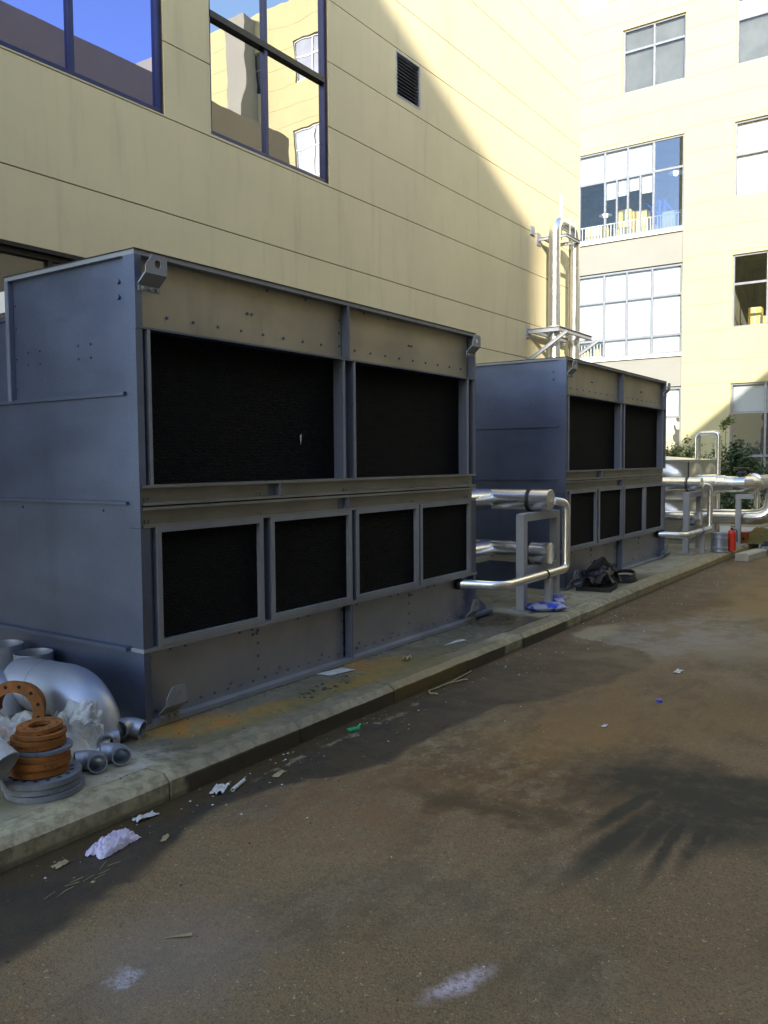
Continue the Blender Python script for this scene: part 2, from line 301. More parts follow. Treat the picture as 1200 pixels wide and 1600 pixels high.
# ------------------------------------------------------------------ mesh helpers
def sweep_frames(path):
    P = [Vector(p) for p in path]; n = len(P); T = []
    for i in range(n):
        a = P[max(0, i-1)]; b = P[min(n-1, i+1)]; T.append((b-a).normalized())
    up = Vector((0, 0, 1)) if abs(T[0].z) < .9 else Vector((1, 0, 0))
    N = (up - T[0]*up.dot(T[0])).normalized(); out = []
    for i in range(n):
        N = (N - T[i]*N.dot(T[i])).normalized(); out.append((P[i], T[i], N, T[i].cross(N)))
    return out
class MB:
    def __init__(s): s.v = []; s.f = []; s.sm = []
    def add(s, vs, fs, smooth=False):
        b = len(s.v); s.v += [tuple(x) for x in vs]
        for q in fs: s.f.append(tuple(i+b for i in q)); s.sm.append(smooth)
        return s
    def box(s, x0, x1, y0, y1, z0, z1, mat=None):
        vs = [(x, y, z) for x in (x0, x1) for y in (y0, y1) for z in (z0, z1)]
        if mat: vs = [mat @ Vector(v) for v in vs]
        return s.add(vs, [(0, 1, 3, 2), (4, 6, 7, 5), (0, 4, 5, 1), (2, 3, 7, 6), (0, 2, 6, 4), (1, 5, 7, 3)])
    def prism(s, poly, a, b):
        """poly: list of 3D points; extruded from +a to +b (vectors)"""
        n = len(poly); A = [Vector(p)+Vector(a) for p in poly]; B = [Vector(p)+Vector(b) for p in poly]
        return s.add(A+B, [tuple(range(n))[::-1], tuple(range(n, 2*n))] + [(i, (i+1) % n, n+(i+1) % n, n+i) for i in range(n)])
    def tube(s, path, r, n=16, inner=None, caps=True, smooth=True):
        fr = sweep_frames(path); k = len(fr); rr = r if isinstance(r, (list, tuple)) else [r]*k
        def ring(rad): return [[p + (a*math.cos(2*math.pi*j/n)+b*math.sin(2*math.pi*j/n))*q for j in range(n)] for (p, t_, a, b), q in zip(fr, rad)]
        o = ring(rr); vs = [v for q in o for v in q]
        fs = [(i*n+j, i*n+(j+1) % n, (i+1)*n+(j+1) % n, (i+1)*n+j) for i in range(k-1) for j in range(n)]
        s.add(vs, fs, smooth)
        if inner:
            o2 = ring([q*inner for q in rr]); s.add([v for q in o2 for v in q], [g[::-1] for g in fs], smooth)
            for e in (0, k-1): s.add(o[e]+o2[e], [(j, (j+1) % n, n+(j+1) % n, n+j) for j in range(n)])
        elif caps:
            s.add(o[0], [tuple(range(n))[::-1]]); s.add(o[-1], [tuple(range(n))])
        return s
    def lathe(s, prof, c=(0, 0, 0), axis=(0, 0, 1), n=24, smooth=True, close=False):
        A = Vector(axis).normalized(); u_ = Vector((1, 0, 0)) if abs(A.x) < .9 else Vector((0, 1, 0))
        u_ = (u_-A*u_.dot(A)).normalized(); v_ = A.cross(u_); c = Vector(c); pr = list(prof)
        if close: pr.append(pr[0])
        for i in range(len(pr)-1):
            (ra, za), (rb, zb) = pr[i], pr[i+1]
            va = [c+A*za+(u_*math.cos(2*math.pi*j/n)+v_*math.sin(2*math.pi*j/n))*max(ra, 1e-4) for j in range(n)]
            vb = [c+A*zb+(u_*math.cos(2*math.pi*j/n)+v_*math.sin(2*math.pi*j/n))*max(rb, 1e-4) for j in range(n)]
            s.add(va+vb, [(j, (j+1) % n, n+(j+1) % n, n+j) for j in range(n)], smooth)
        return s
    def bolt(s, p, nrm, rad=.011, h=.009):
        return s.lathe([(rad, 0), (rad*.8, h), (0, h)], p, nrm, 6, False)
    def build(s, name, mat, parent=None, **props):
        me = bpy.data.meshes.new(name); me.from_pydata(s.v, [], s.f); me.materials.append(M[mat] if isinstance(mat, str) else mat)
        for pl, q in zip(me.polygons, s.sm): pl.use_smooth = q
        me.update(); o = bpy.data.objects.new(name, me); C.objects.link(o)
        if parent is not None: o.parent = parent
        for k, v in props.items(): o[k] = v
        return o
def arc(c, a, b, n=8):
    """quarter-ish arc from c+a to c+b (a, b perpendicular vectors)"""
    c, a, b = Vector(c), Vector(a), Vector(b)
    return [c+a*math.cos(math.pi/2*i/n)+b*math.sin(math.pi/2*i/n) for i in range(n+1)]
def fillet(pts, rad, n=6):
    P = [Vector(p) for p in pts]; out = [P[0]]
    for i in range(1, len(P)-1):
        a = (P[i-1]-P[i]); b = (P[i+1]-P[i]); q = min(rad, a.length*.49, b.length*.49); s0 = P[i]+a.normalized()*q; s1 = P[i]+b.normalized()*q
        for j in range(n+1):
            t_ = j/n; out.append(s0*(1-t_)**2+P[i]*2*t_*(1-t_)+s1*t_**2)
    out.append(P[-1]); return out
def thing(name, label, cat, loc=(0, 0, 0), rz=0, group=None):
    o = bpy.data.objects.new(name, None); C.objects.link(o); o.empty_display_size = .2
    o.location = loc; o.rotation_euler = (0, 0, rz); o['label'] = label; o['category'] = cat
    if group: o['group'] = group
    return o
def single(mb, name, mat, label, cat, loc=(0, 0, 0), rot=(0, 0, 0), group=None):
    o = mb.build(name, mat); o.location = loc; o.rotation_euler = rot; o['label'] = label; o['category'] = cat
    if group: o['group'] = group
    return o
def copy_tree(o, parent=None):
    c = o.copy(); C.objects.link(c); c.parent = parent
    for ch in list(o.children): copy_tree(ch, c)
    return c
def struct(mb, name, mat): return mb.build(name, mat, kind='structure')

# ------------------------------------------------------------------ ground
struct(MB().box(-200, 300, -200, 300, -1.2, -.30), 'ground', 'earth')
struct(MB().box(.66, 10.0, -60, 18.0, -.28, -.13), 'road', 'road')
struct(MB().box(-2.9, .48, -6.5, 15.6, -.28, 0.0), 'concrete_slab', 'slab')
struct(MB().box(-12, 10, 18.0, 25.0, -.28, -.02), 'planting_bed', 'earth')
struct(MB().box(-2.9, .66, 15.6, 18.0, -.28, -.01), 'paved_path', 'paving')
kerb = bpy.data.objects.new('kerb', None); C.objects.link(kerb); kerb['kind'] = 'structure'
ys = [-6.6, -5.56, -4.52, -3.48, -2.44, -1.42, -.40, .63, 1.67, 2.74, 3.80, 4.86, 5.90, 6.95, 8.0, 9.05, 10.1, 11.15, 12.2, 13.25, 14.3, 15.35]
for i in range(len(ys)-1):
    dx, dz = random.uniform(-.006, .006), random.uniform(-.004, .004); g = .005
    mb = MB(); a, b = ys[i]+g, ys[i+1]-g; n = 8; pr = [(.483, -.25), (.483, .002), (.625, .002), (.67, -.036), (.672, -.25)]
    rows = []
    for k in range(n+1):
        y = a+(b-a)*k/n; rows.append([(x+dx+(mnoise.noise(Vector((x*7, y*5, z*9)))*.007 if z > -.2 else 0), y, z+dz+mnoise.noise(Vector((x*9, y*6+3, 0)))*.003) for x, z in pr])
    vs = [v for q in rows for v in q]; m = len(pr)
    mb.add(vs, [(k*m+j, k*m+j+1, (k+1)*m+j+1, (k+1)*m+j) for k in range(n) for j in range(m-1)])
    mb.add(rows[0], [tuple(range(m))]); mb.add(rows[-1], [tuple(range(m))[::-1]])
    mb.build('kerb_stone', 'kerb', kerb)

# ------------------------------------------------------------------ facades
def facade(parent, axis, plane, lo, hi, joints, openings, mat, out, depth=.05, gap=.009, zlo=-.3):
    """bands of render between horizontal joints. axis 'y': wall in plane x=plane, runs along y. out = +1/-1 outward sign"""
    zs = [zlo]+list(joints)
    for i in range(len(zs)-1):
        z0, z1 = zs[i]+gap, zs[i+1]-gap; pcs = []
        ops = [o for o in openings if o[3] > z0+.002 and o[2] < z1-.002]
        cuts = sorted({lo, hi} | {min(max(o[j], lo), hi) for o in ops for j in (0, 1)})
        for a, b in zip(cuts, cuts[1:]):
            if b-a < 1e-4: continue
            zc = [(z0, z1)]
            for o in ops:
                if o[0] <= a+1e-4 and o[1] >= b-1e-4:
                    nz_ = []
                    for (p, q) in zc:
                        if o[2] > p: nz_.append((p, min(q, o[2])))
                        if o[3] < q: nz_.append((max(p, o[3]), q))
                    zc = [k for k in nz_ if k[1]-k[0] > .004]
            for p, q in zc:
                if pcs and abs(pcs[-1][1]-a) < 1e-4 and pcs[-1][2:] == (p, q): pcs[-1] = (pcs[-1][0], b, p, q)
                else: pcs.append((a, b, p, q))
        for a, b, p, q in pcs:
            pa, pb = sorted((plane, plane-out*depth))
            (MB().box(pa, pb, a, b, p, q) if axis == 'y' else MB().box(a, b, pa, pb, p, q)).build('wall_panel', mat, parent)
def backing(parent, axis, plane, lo, hi, zlo, zhi, openings, mat, out, off=.0155, depth=.2, name='wall_core'):
    """solid wall behind the panels with the same openings"""
    mb = MB(); cuts = sorted({lo, hi} | {min(max(o[j], lo), hi) for o in openings for j in (0, 1)})
    for a, b in zip(cuts, cuts[1:]):
        zc = [(zlo, zhi)]
        for o in openings:
            if o[0] <= a+1e-4 and o[1] >= b-1e-4:
                nz_ = []
                for (p, q) in zc:
                    if o[3] <= p or o[2] >= q: nz_.append((p, q)); continue
                    if o[2] > p: nz_.append((p, o[2]))
                    if o[3] < q: nz_.append((o[3], q))
                zc = nz_
        for p, q in zc:
            pa, pb = sorted((plane-out*off, plane-out*depth))
            if axis == 'y': mb.box(pa, pb, a, b, p, q)
            else: mb.box(a, b, pa, pb, p, q)
    return mb.build(name, mat, parent)

# ---- left building: facade x = -2.9
WX = -2.9
lb = thing('office_building', 'yellow rendered building with blue framed windows directly behind both cooling towers', 'building', (0, 0, 0))
LO = [(-2.2, 2.80, 5.18, 8.0), (3.446, 5.53, 5.19, 8.0), (7.10, 7.75, 6.86, 7.49), (-2.2, 2.6, 1.2, 3.535)]
LJ = [.4, 1.3, 2.3, 3.535, 4.19, 5.16, 5.925, 6.745, 7.525, 8.18, 9.14, 9.92, 10.72, 11.5, 12.2, 13.1, 14.0, 15, 16, 17, 18]
# visible panels have real thickness; core sits behind
facade(lb, 'y', WX, -3.4, 14.09, LJ, LO, 'yellow', 1, .016, .0065, 0.0)
backing(lb, 'y', WX, -3.39, 14.075, -.3, 18.0, LO, 'groove', 1, .016, .35)
MB().box(-7, WX-.351, -3.38, 14.07, -.3, 17.99).build('building_core', 'groove', lb)
MB().box(-7, WX-.001, -3.45, -3.401, -.3, 18.0).build('rear_wall', 'yellow', lb)
MB().box(-7, WX-.36, 14.071, 14.09, -.3, 18.0).build('end_wall', 'yellow', lb)
def window_left(y0, y1, z0, z1, muls, trans, glass, fr='navy_frame', rightjamb=.14):
    wf = MB(); xo, xi = WX-.035, WX-.12
    wf.box(xi, xo, y0, y0+.05, z0, z1).box(xi, xo, y1-.05, y1, z0, z1).box(xi, xo, y0+.05, y1-.05, z0, z0+.06).box(xi, xo, y0+.05, y1-.05, z1-.05, z1)
    wf.box(WX-.2, WX-.121, y1-rightjamb, y1-.001, z0+.01, z1-.01)
    o = wf.build('window', fr, lb)
    for m_ in muls: MB().box(xi+.01, xo-.008, m_-.025, m_+.025, z0+.06, z1-.05).build('mullion', fr, o)
    for (a, b, z) in trans: MB().box(xi, xo+.01, a, b, z-.035, z+.035).build('transom', 'black_frame', o)
    ys_ = [y0+.05]+muls+[y1-.05]
    for a, b in zip(ys_, ys_[1:]):
        zz = [z0+.05]+[t_[2] for t_ in trans if t_[0] <= a+.03 and t_[1] >= b-.03]+[z1-.04]
        for c_, d_ in zip(zz, zz[1:]):
            q = MB(); tl = random.uniform(-.0015, .0015)
            q.box(xi+.028, xi+.04, a, b, c_, d_).build('pane', glass, o)
    MB().box(WX-.24, WX-.19, y0, y1, z0, z1).build('blind', 'hole', o)
    return o
window_left(-2.2, 2.80, 5.18, 8.0, [-.6, .6, 1.74], [], 'blue_glass')
window_left(3.446, 5.53, 5.19, 8.0, [4.40], [(3.49, 4.40, 6.50), (4.40, 5.48, 6.50)], 'wavy_glass')
window_left(-2.2, 2.6, 1.2, 3.50, [1.45], [], 'far_mirror', 'black_frame')
MB().box(WX-.1, WX+.012, -2.2, 2.6, 3.50, 3.534).build('window_head', 'black_frame', lb)
lv = MB(); y0, y1, z0, z1 = 7.10, 7.75, 6.86, 7.49
lv.box(WX-.08, WX+.006, y0, y0+.02, z0, z1).box(WX-.08, WX+.006, y1-.03, y1, z0, z1).box(WX-.08, WX+.006, y0+.02, y1-.03, z0, z0+.02).box(WX-.08, WX+.006, y0+.02, y1-.03, z1-.02, z1)
lo_ = lv.build('vent_louvre', 'steel_post', lb)
for k in range(12):
    z = z0+.035+k*.0495
    MB().prism([(WX-.07, 0, z+.03), (WX-.064, 0, z+.033), (WX-.004, 0, z+.004), (WX-.01, 0, z)], (0, y0+.021, 0), (0, y1-.031, 0)).build('slat', 'steel_post', lo_)
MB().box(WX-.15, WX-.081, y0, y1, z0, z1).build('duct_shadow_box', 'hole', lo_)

# ---- back building: facade y = 25.08
YB = 25.08
bb = thing('office_block', 'tall pale yellow sunlit block with grey framed windows beyond the water tank', 'building', (0, 0, 0))
S = [(1.69-1.4, 3.99), (5.73, 8.0), (9.77, 12.07), (13.78, 15.85), (17.8, 19.6)]
BO = []
cols = [-5.80]+[-2.225+3.58*k for k in range(8)]
for k, cx in enumerate(cols):
    for s_, (a, b) in enumerate(S):
        if k == 0 and s_ < 3: continue
        BO.append((cx, cx+2.06, a, b, k, s_))
bay = (-9.4, -3.745)
BO2 = [(bay[0], bay[1], -.3, 12.07)]
BJ = [.6, 1.65, 2.49, 3.29, 4.01, 4.74, 5.69, 6.54, 7.36, 8.12, 8.94, 9.78, 10.57, 11.41, 12.21, 12.96, 13.77, 14.49, 15.29, 16.1, 16.9, 17.8, 18.6, 19.4, 20.3, 21.3]
allop = [o[:4] for o in BO]+BO2+[(-7.6, -6.37, 16.75, 17.65)]
facade(bb, 'x', YB, -12, 26, BJ, allop, 'yellow_back', -1, .012, .006)
backing(bb, 'x', YB, -12, 26, -.3, 21.3, allop, 'carton', -1, .012, .3)
MB().box(-12, 26, YB+.3, YB+.32, 21.0, 21.3).box(-12, 26, YB+6.8, YB+7, -.3, 21.3).box(-12, 26, YB+.32, YB+6.8, 21.1, 21.3).build('roof', 'room', bb)
MB().box(16.3, 17.25, YB-.9, YB-.0005, -.3, 21.0).build('pilaster', 'spandrel', bb)
def window_back(parent, x0, x1, z0, z1, xm, zt, style, fr='grey_frame', depth=.12, panes=None):
    ya, yb = YB+depth-.05, YB+depth+.03
    mb = MB().box(x0, x0+.06, ya, yb, z0, z1).box(x1-.06, x1, ya, yb, z0, z1).box(x0+.06, x1-.06, ya, yb, z0, z0+.06).box(x0+.06, x1-.06, ya, yb, z1-.06, z1)
    o = mb.build('window', fr, parent)
    for x in xm: MB().box(x-.03, x+.03, ya+.004, yb-.004, z0+.06, z1-.06).build('mullion', fr, o)
    xs = [x0+.06]+list(xm)+[x1-.06]
    zz = [z0+.06]+list(zt)+[z1-.06]
    for z in zt: MB().box(x0+.06, x1-.06, ya+.008, yb-.008, z-.035, z+.035).build('transom', fr, o)
    for i, (a, b) in enumerate(zip(xs, xs[1:])):
        for j, (c_, d_) in enumerate(zip(zz, zz[1:])):
            st = style(i, j)
            MB().box(a, b, ya+.03, ya+.036, c_, d_).build('pane', {'b': 'glass', 'c': 'glass', 't': 'blue_clear', 'm': 'far_mirror', 'g': 'glass'}[st], o)
            if st in 'bg': MB().box(a, b, yb+.03, yb+.035, c_, d_).build('blind', 'blind' if st == 'b' else 'grey_blind', o)
    return o
def room(parent, x0, x1, z0, z1, d=4.5):
    y0 = YB+.31
    MB().box(x0, x1, y0+d, y0+d+.1, z0, z1).box(x0-.1, x0, y0, y0+d, z0, z1).box(x1, x1+.1, y0, y0+d, z0, z1).box(x0, x1, y0, y0+d, z0-.1, z0).box(x0, x1, y0, y0+d, z1, z1+.1).build('room', 'room', parent)
for (a, b, c_, d_, k, s_) in BO:
    mid = (a+b)/2
    if k == 0 and s_ == 3: window_back(bb, a, b, c_, d_, [mid], [15.14], lambda i, j: 'g')
    elif k == 1 and s_ == 3: window_back(bb, a, b, c_, d_, [mid], [15.16], lambda i, j: 'g' if j == 0 else 'b')
    elif k == 1 and s_ == 2: window_back(bb, a, b, c_, d_, [mid], [11.06], lambda i, j: 'b')
    elif k == 1 and s_ == 1:
        window_back(bb, a, b, c_, d_, [mid], [7.09], lambda i, j: 'c'); room(bb, a-.3, b+1, 5.4, 8.4)
    elif k == 1 and s_ == 0:
        window_back(bb, a, b, .29, d_, [mid], [1.69, 3.06], lambda i, j: 'b' if j == 2 else 'm')
    else: window_back(bb, a, b, c_, d_, [mid], [c_+(d_-c_)*.6], lambda i, j: 'm')
window_back(bb, -9.4, -3.745, 9.13, 12.07, [-8.35, -7.3, -6.39, -5.6, -4.745], [11.06], lambda i, j: ('b' if (j == 1 and i < 5) else ('t' if i == 5 else 'c')), depth=.1)
for x in (-5.98, -5.18): MB().box(x-.025, x+.025, YB+.055, YB+.125, 9.19, 11.025).build('mullion', 'grey_frame', bb)
for (a, b, c_, d_) in ((-6.36, -6.0, 10.45, 11.02), (-5.95, -5.63, 10.5, 11.02), (-5.57, -5.2, 10.6, 11.02), (-5.15, -4.78, 10.45, 11.02)): MB().box(a, b, YB+.16, YB+.165, c_, d_).build('roller_blind', 'blind', bb)
window_back(bb, -9.4, -3.745, 5.09, 7.96, [-8.35, -7.3, -6.39, -5.6, -4.745], [5.70, 7.0], lambda i, j: 'c' if (j == 0 and i < 3) else 'b', depth=.1)
window_back(bb, -9.4, -3.745, .3, 3.97, [-7.3, -4.745], [3.0], lambda i, j: 'b' if j else 'm', depth=.1)
for a, b in ((8.0, 8.99), (4.0, 4.97)): MB().box(-9.4, -3.745, YB+.05, YB+.3, a, b).build('spandrel_panel', 'spandrel', bb)
for a, b in ((9.0, 9.125), (4.98, 5.085)): MB().box(-9.4, -3.745, YB-.02, YB+.14, a, b).build('sill', 'white_rail', bb)
room(bb, -9.3, -3.6, 8.9, 12.3, 5); room(bb, -9.3, -3.6, 4.9, 8.3, 5)
# railings behind the ribbon windows
for zb in (9.15, 5.12):
    ra = thing('railing', 'white metal railing behind the %s ribbon window of the pale block' % ('upper' if zb > 8 else 'lower'), 'railing', (-3.9, YB+.22, zb), 0, 'railings inside the ribbon windows')
    h_ = .5
    MB().tube([(-5.4, 0, h_), (0, 0, h_)], .022, 6).tube([(-5.4, 0, .06), (0, 0, .06)], .018, 6).build('rail', 'white_rail', ra)
    for k in range(48):
        MB().box(-5.38+k*.113-.011, -5.38+k*.113+.011, -.01, .01, .07, h_-.02).build('baluster', 'white_rail', ra)
ra = thing('railing', 'white horizontal bar railing at the top left of the pale block', 'railing', (-7.6, YB-.03, 16.75))
for z in (.05, .3, .45, .6, .85): MB().tube([(0, 0, z), (1.22, 0, z)], .022, 6).build('rail', 'white_rail', ra)
for x in (0.02, .6, 1.2): MB().box(x-.02, x+.02, .03, .07, 0, .88).build('post', 'white_rail', ra)
MB().box(-7.6, -6.37, YB+.2, YB+.25, 16.75, 17.65).build('blind', 'blind', bb)
# room contents
def lamp(x, y, z, lab):
    l = thing('pendant_lamp', lab, 'lamp', (x, y, z), 0, 'pendant lamps in the upper ribbon window')
    MB().lathe([(.03, .16), (.06, .10), (.24, .02), (.25, 0)], n=14).build('shade', 'grey_frame', l)
    MB().lathe([(.0, .12), (.07, .08), (.085, 0), (.06, -.06), (0, -.1)], n=12).build('bulb', 'lamp', l)
    MB().tube([(0, 0, .16), (0, 0, 12.28-z)], .008, 5).build('cord', 'grey_frame', l)
lamp(-4.35, YB+1.2, 11.25, 'lit pendant lamp behind the dark pane at the right end of the ribbon window')
lamp(-7.15, YB+2.2, 10.55, 'lit pendant lamp in the dark opening beside the pipe riser')
def cartons(spec, lab):
    for i, (x, y, z, sx_, sy_, sz_, nm) in enumerate(spec):
        c_ = single(MB().box(0, sx_, 0, sy_, 0, sz_), 'carton', 'carton', nm, 'box', (x, y, z), (0, 0, random.uniform(-.05, .05)), lab)
        MB().box(sx_*.42, sx_*.55, -.004, -.001, .01, sz_-.01).build('tape', 'paper', c_)
cartons([(-6.2, YB+.9, 9.0, .42, .4, 1.25, 'tall yellow carton left of the blue racks upstairs'), (-5.72, YB+.95, 9.0, .5, .4, 1.15, 'wide yellow carton against the blue rack upstairs'),
         (-6.2, YB+.5, 9.0, .55, .3, .55, 'low yellow carton behind the balusters left of the blue rack'), (-5.3, YB+.6, 9.0, .5, .3, .5, 'low yellow carton behind the middle balusters'),
         (-4.75, YB+1.1, 9.0, .95, .5, 1.0, 'broad yellow carton behind the right end of the railing'), (-7.3, YB+.7, 9.0, .7, .4, .75, 'yellow carton at the left end of the upper railing')], 'yellow cartons in the upper storey room')
cartons([(-6.9, YB+.5, 5.0, .5, .4, .55, 'yellow carton behind the lower railing beside the pipe riser'), (-7.6, YB+.5, 5.0, .5, .4, .4, 'small yellow carton at the far left of the lower ribbon window')], 'yellow cartons behind the lower ribbon window')
cartons([(-2.0+.34*0+.35, YB+.6, 5.5, .36, .3, .6, 'first yellow carton on the sill of the right hand window'), (-1.2, YB+.6, 5.5, .2, .3, .66, 'narrow yellow carton between two wider ones on the window sill'),
         (-.95, YB+.6, 5.5, .3, .3, .64, 'third yellow carton on the sill of the right hand window'), (-.88, YB+.62, 6.14, .3, .28, .28, 'small yellow carton stacked on top by the window edge'), (-2.1, YB+1.8, 5.5, .4, .4, 1.1, 'tall yellow carton deep in the right hand window')], 'yellow cartons in the right hand window')
rk = thing('storage_rack', 'blue steel storage rack among yellow cartons behind the upper ribbon window', 'rack', (-5.35, YB+1.3, 9.0))
for x in (-.1, .45, .62, 1.0):
    MB().box(x-.04, x+.04, 0, .08, 0, 1.55).build('upright', 'rack_blue', rk)
for a, b in (((-.1, 1.5), (.45, 1.0)), ((.62, 1.4), (1.0, .9)), ((.45, 1.5), (.1, 1.1))):
    MB().tube([(a[0], 0, a[1]), (b[0], 0, b[1])], .03, 6).build('brace', 'rack_blue', rk)

# ---- right hand building and the wing behind the viewer (they cast the courtyard's shade and show in the windows)
rb = thing('factory_wing', 'brownish rendered wing across the road reflected in the windows', 'building')
RJ = [2, 3.5, 5, 6.5, 8, 9.5, 11, 12.5, 13.68]
MB().box(8.0, 24, -45, 17.6, -.3, 11.9).build('wall', 'taupe', rb)
for k in range(15):
    for z in (1.0, 5.0):
        MB().box(7.96, 8.03, -44+k*4.1, -42+k*4.1, z, z+2.2).build('window', 'far_mirror', rb)
tb = thing('tower_wing', 'taller yellow wing standing behind the viewer at the courtyard end', 'building')
H2 = 5.86+.83*23.0; y02 = 12.0-1.93*23.0
MB().box(8.5, 20.1, y02-16, y02, -.3, H2).build('wall', 'yellow', tb)

# ------------------------------------------------------------------ cooling tower
def lug_parts(parent, y, z):
    """bent lifting plate: bolted foot, sloping web, upright tab with an eye"""
    mb = MB(); x1 = .062; t_ = .008; w0, w1 = y, y+.16
    mb.box(0.001, .009, w0, w1, z, z+.035)
    mb.prism([(.001, w0, z+.036), (x1, w0+.006, z+.095), (x1, w1+.006, z+.095), (.001, w1, z+.036)], (0, 0, 0), (-.004, 0, .009))
    # tab with a chamfered corner and a round hole, as a ring of quads
    cy, cz = y+.095, z+.155; ou = [(w1+.004, z+.095), (w1+.004, z+.195), (w1-.012, z+.208), (w0+.055, z+.208), (w0+.006, z+.14), (w0+.006, z+.095)]
    n = 24; hole = [(cy+.024*math.cos(2*math.pi*i/n), cz+.024*math.sin(2*math.pi*i/n)) for i in range(n)]
    def hit(a):
        d_ = (math.cos(a), math.sin(a)); best = 9
        for i in range(len(ou)):
            p, q = ou[i], ou[(i+1) % len(ou)]; ex, ey = q[0]-p[0], q[1]-p[1]; den = d_[0]*ey-d_[1]*ex
            if abs(den) < 1e-9: continue
            s_ = ((p[0]-cy)*ey-(p[1]-cz)*ex)/den; w_ = ((p[0]-cy)*d_[1]-(p[1]-cz)*d_[0])/den
            if s_ > 0 and -1e-6 <= w_ <= 1+1e-6: best = min(best, s_)
        return (cy+d_[0]*best, cz+d_[1]*best)
    angs = [2*math.pi*i/n for i in range(n)]
    outp = [hit(a) for a in angs]
    for i, c_ in enumerate(ou):
        a = math.atan2(c_[1]-cz, c_[0]-cy) % (2*math.pi); j = min(range(n), key=lambda k: min(abs(angs[k]-a), 2*math.pi-abs(angs[k]-a))); outp[j] = c_
    vs = [(x1, *p) for p in hole]+[(x1, *p) for p in outp]+[(x1+t_, *p) for p in hole]+[(x1+t_, *p) for p in outp]
    fs = []
    for i in range(n):
        j = (i+1) % n
        fs += [(i, j, n+j, n+i), (2*n+i, 3*n+i, 3*n+j, 2*n+j), (n+i, n+j, 3*n+j, 3*n+i), (i, 2*n+i, 2*n+j, j)]
    mb.add(vs, fs)
    o = mb.build('lifting_lug', 'galv_edge', parent)
    b = MB()
    for k in range(3): b.bolt((.009, w0+.03+k*.05, z+.017), (1, 0, 0), .013, .014)
    b.build('bolt_row', 'galv_edge', o, kind='stuff')
def tower(label):
    T = thing('cooling_tower', label, 'cooling tower', (0, 0, 0), 0, 'closed circuit cooling towers on the slab')
    L = 4.12; c1, c2 = 2.035, 2.075; rc = -.07
    P = lambda mb, n, m='galv', **k: mb.build(n, m, T, **k)
    MB().box(-1.98, -.12, .06, L-.02, .05, 2.0).box(-1.30, -.12, .06, L-.02, 2.0, 2.80).build('inner_casing', 'hole', T)
    # base
    for a, b in ((.05, c1), (c2, L-.05)): P(MB().box(rc-.006, rc, a, b, .03, .465), 'base_panel', 'galv_front_lit')
    P(MB().box(-.09, 0, 0.0, L, 0, .03), 'bottom_rail', 'galv_edge'); P(MB().box(-.12, .002, 0.0, L+.02, .466, .489), 'base_top_rail', 'galv_edge')
    P(MB().box(-.006, 0, 2.055, 2.075, .031, .465).box(-.07, -.0065, 2.058, 2.066, .031, .465), 'base_post', 'galv_dark')
    P(MB().box(-.1, 0, 0, .05, .031, .465), 'corner_post', 'galv'); P(MB().box(-.1, -.0, L-.05, L, .031, .465), 'corner_post', 'galv')
    # lower louvre panels
    for (a, b) in ((.15, 1.01), (1.16, 2.03), (2.16, 3.02), (3.12, 3.98)):
        q = .036
        fr = P(MB().box(-.04, .006, a-q, a, .49, 1.212).box(-.04, .006, b, b+q, .49, 1.212).box(-.04, .006, a, b, .49, .525).box(-.04, .006, a, b, 1.18, 1.212), 'louvre_frame', 'galv_edge')
        MB().box(-.06, -.028, a, b, .525, 1.18).build('fill_pad', 'pad', fr)
    for a, b in ((1.046, 1.124), (2.066, 2.124), (3.056, 3.084)): P(MB().box(-.08, -.07, a, b, .49, 1.21).box(-.07, -.01, b-.008, b-.001, .49, 1.21), 'channel_post', 'galv_dark')
    P(MB().box(-.1, -.001, 0, .07, .49, 1.21).box(-.1, -.03, .07, .113, .49, 1.21), 'corner_post', 'galv'); P(MB().box(-.1, 0.001, 4.017, L, .49, 1.21), 'corner_post', 'galv')
    # two belt channels
    for z0, z1, sy in ((1.213, 1.335, 2.02), (1.345, 1.467, 1.22)):
        be = P(MB().box(-.052, -.045, .02, L, z0+.018, z1-.018).box(-.052, .004, .02, L, z0, z0+.0175).box(-.052, .004, .02, L, z1-.0175, z1), 'belt_channel', 'galv_belt_reflect')
        MB().box(-.045, .008, sy, sy+.012, z0+.018, z1-.018).box(-.045, -.04, sy-.07, sy, z0+.018, z1-.018).build('splice_plate', 'galv_dark', be)
        bm = MB()
        for k in range(5): bm.bolt((-.045, .05+k*.98+(.02 if k < 4 else 0), z0+.035), (1, 0, 0)).bolt((-.045, .10+k*.98, z0+.035), (1, 0, 0))
        bm.build('bolt_row', 'galv_edge', be, kind='stuff')
    P(MB().box(-.06, -.0525, .02, L-.02, 1.3355, 1.3445), 'belt_packer', 'hole')
    P(MB().box(-.1005, -.0605, .013, L, 1.2125, 1.4675), 'belt_backing', 'galv'); P(MB().box(-.1005, -.001, 0, .012, 1.2125, 1.4675), 'corner_plate', 'galv')
    # upper louvre openings
    for a, b in ((.105, 1.985), (2.14, 3.96)):
        P(MB().box(-.10, 0.0, b, b+.018, 1.468, 2.384), 'opening_jamb', 'galv_edge'); fr = P(MB().box(-.10, .0, a-.022, a, 1.468, 2.384), 'opening_jamb', 'galv_edge')
        MB().box(-.116, -.101, a, b, 1.468, 2.384).build('fill_pad', 'pad', fr)
        MB().box(-.099, -.012, b-.006, b-.0005, 1.468, 2.384).build('reveal', 'galv_dark', fr)
    for a, b in ((.05, .082), (2.004, 2.117), (3.98, 4.07)): P(MB().box(-.075, -.068, a, b, 1.468, 2.384).box(-.068, -.01, b-.006, b-.0005, 1.468, 2.384), 'channel_post', 'galv_dark')
    P(MB().box(-.1, -.003, 0, .05, 1.468, 2.384), 'corner_post', 'galv'); P(MB().box(-.1, 0, L-.05, L, 1.468, 2.384), 'corner_post', 'galv_dark')
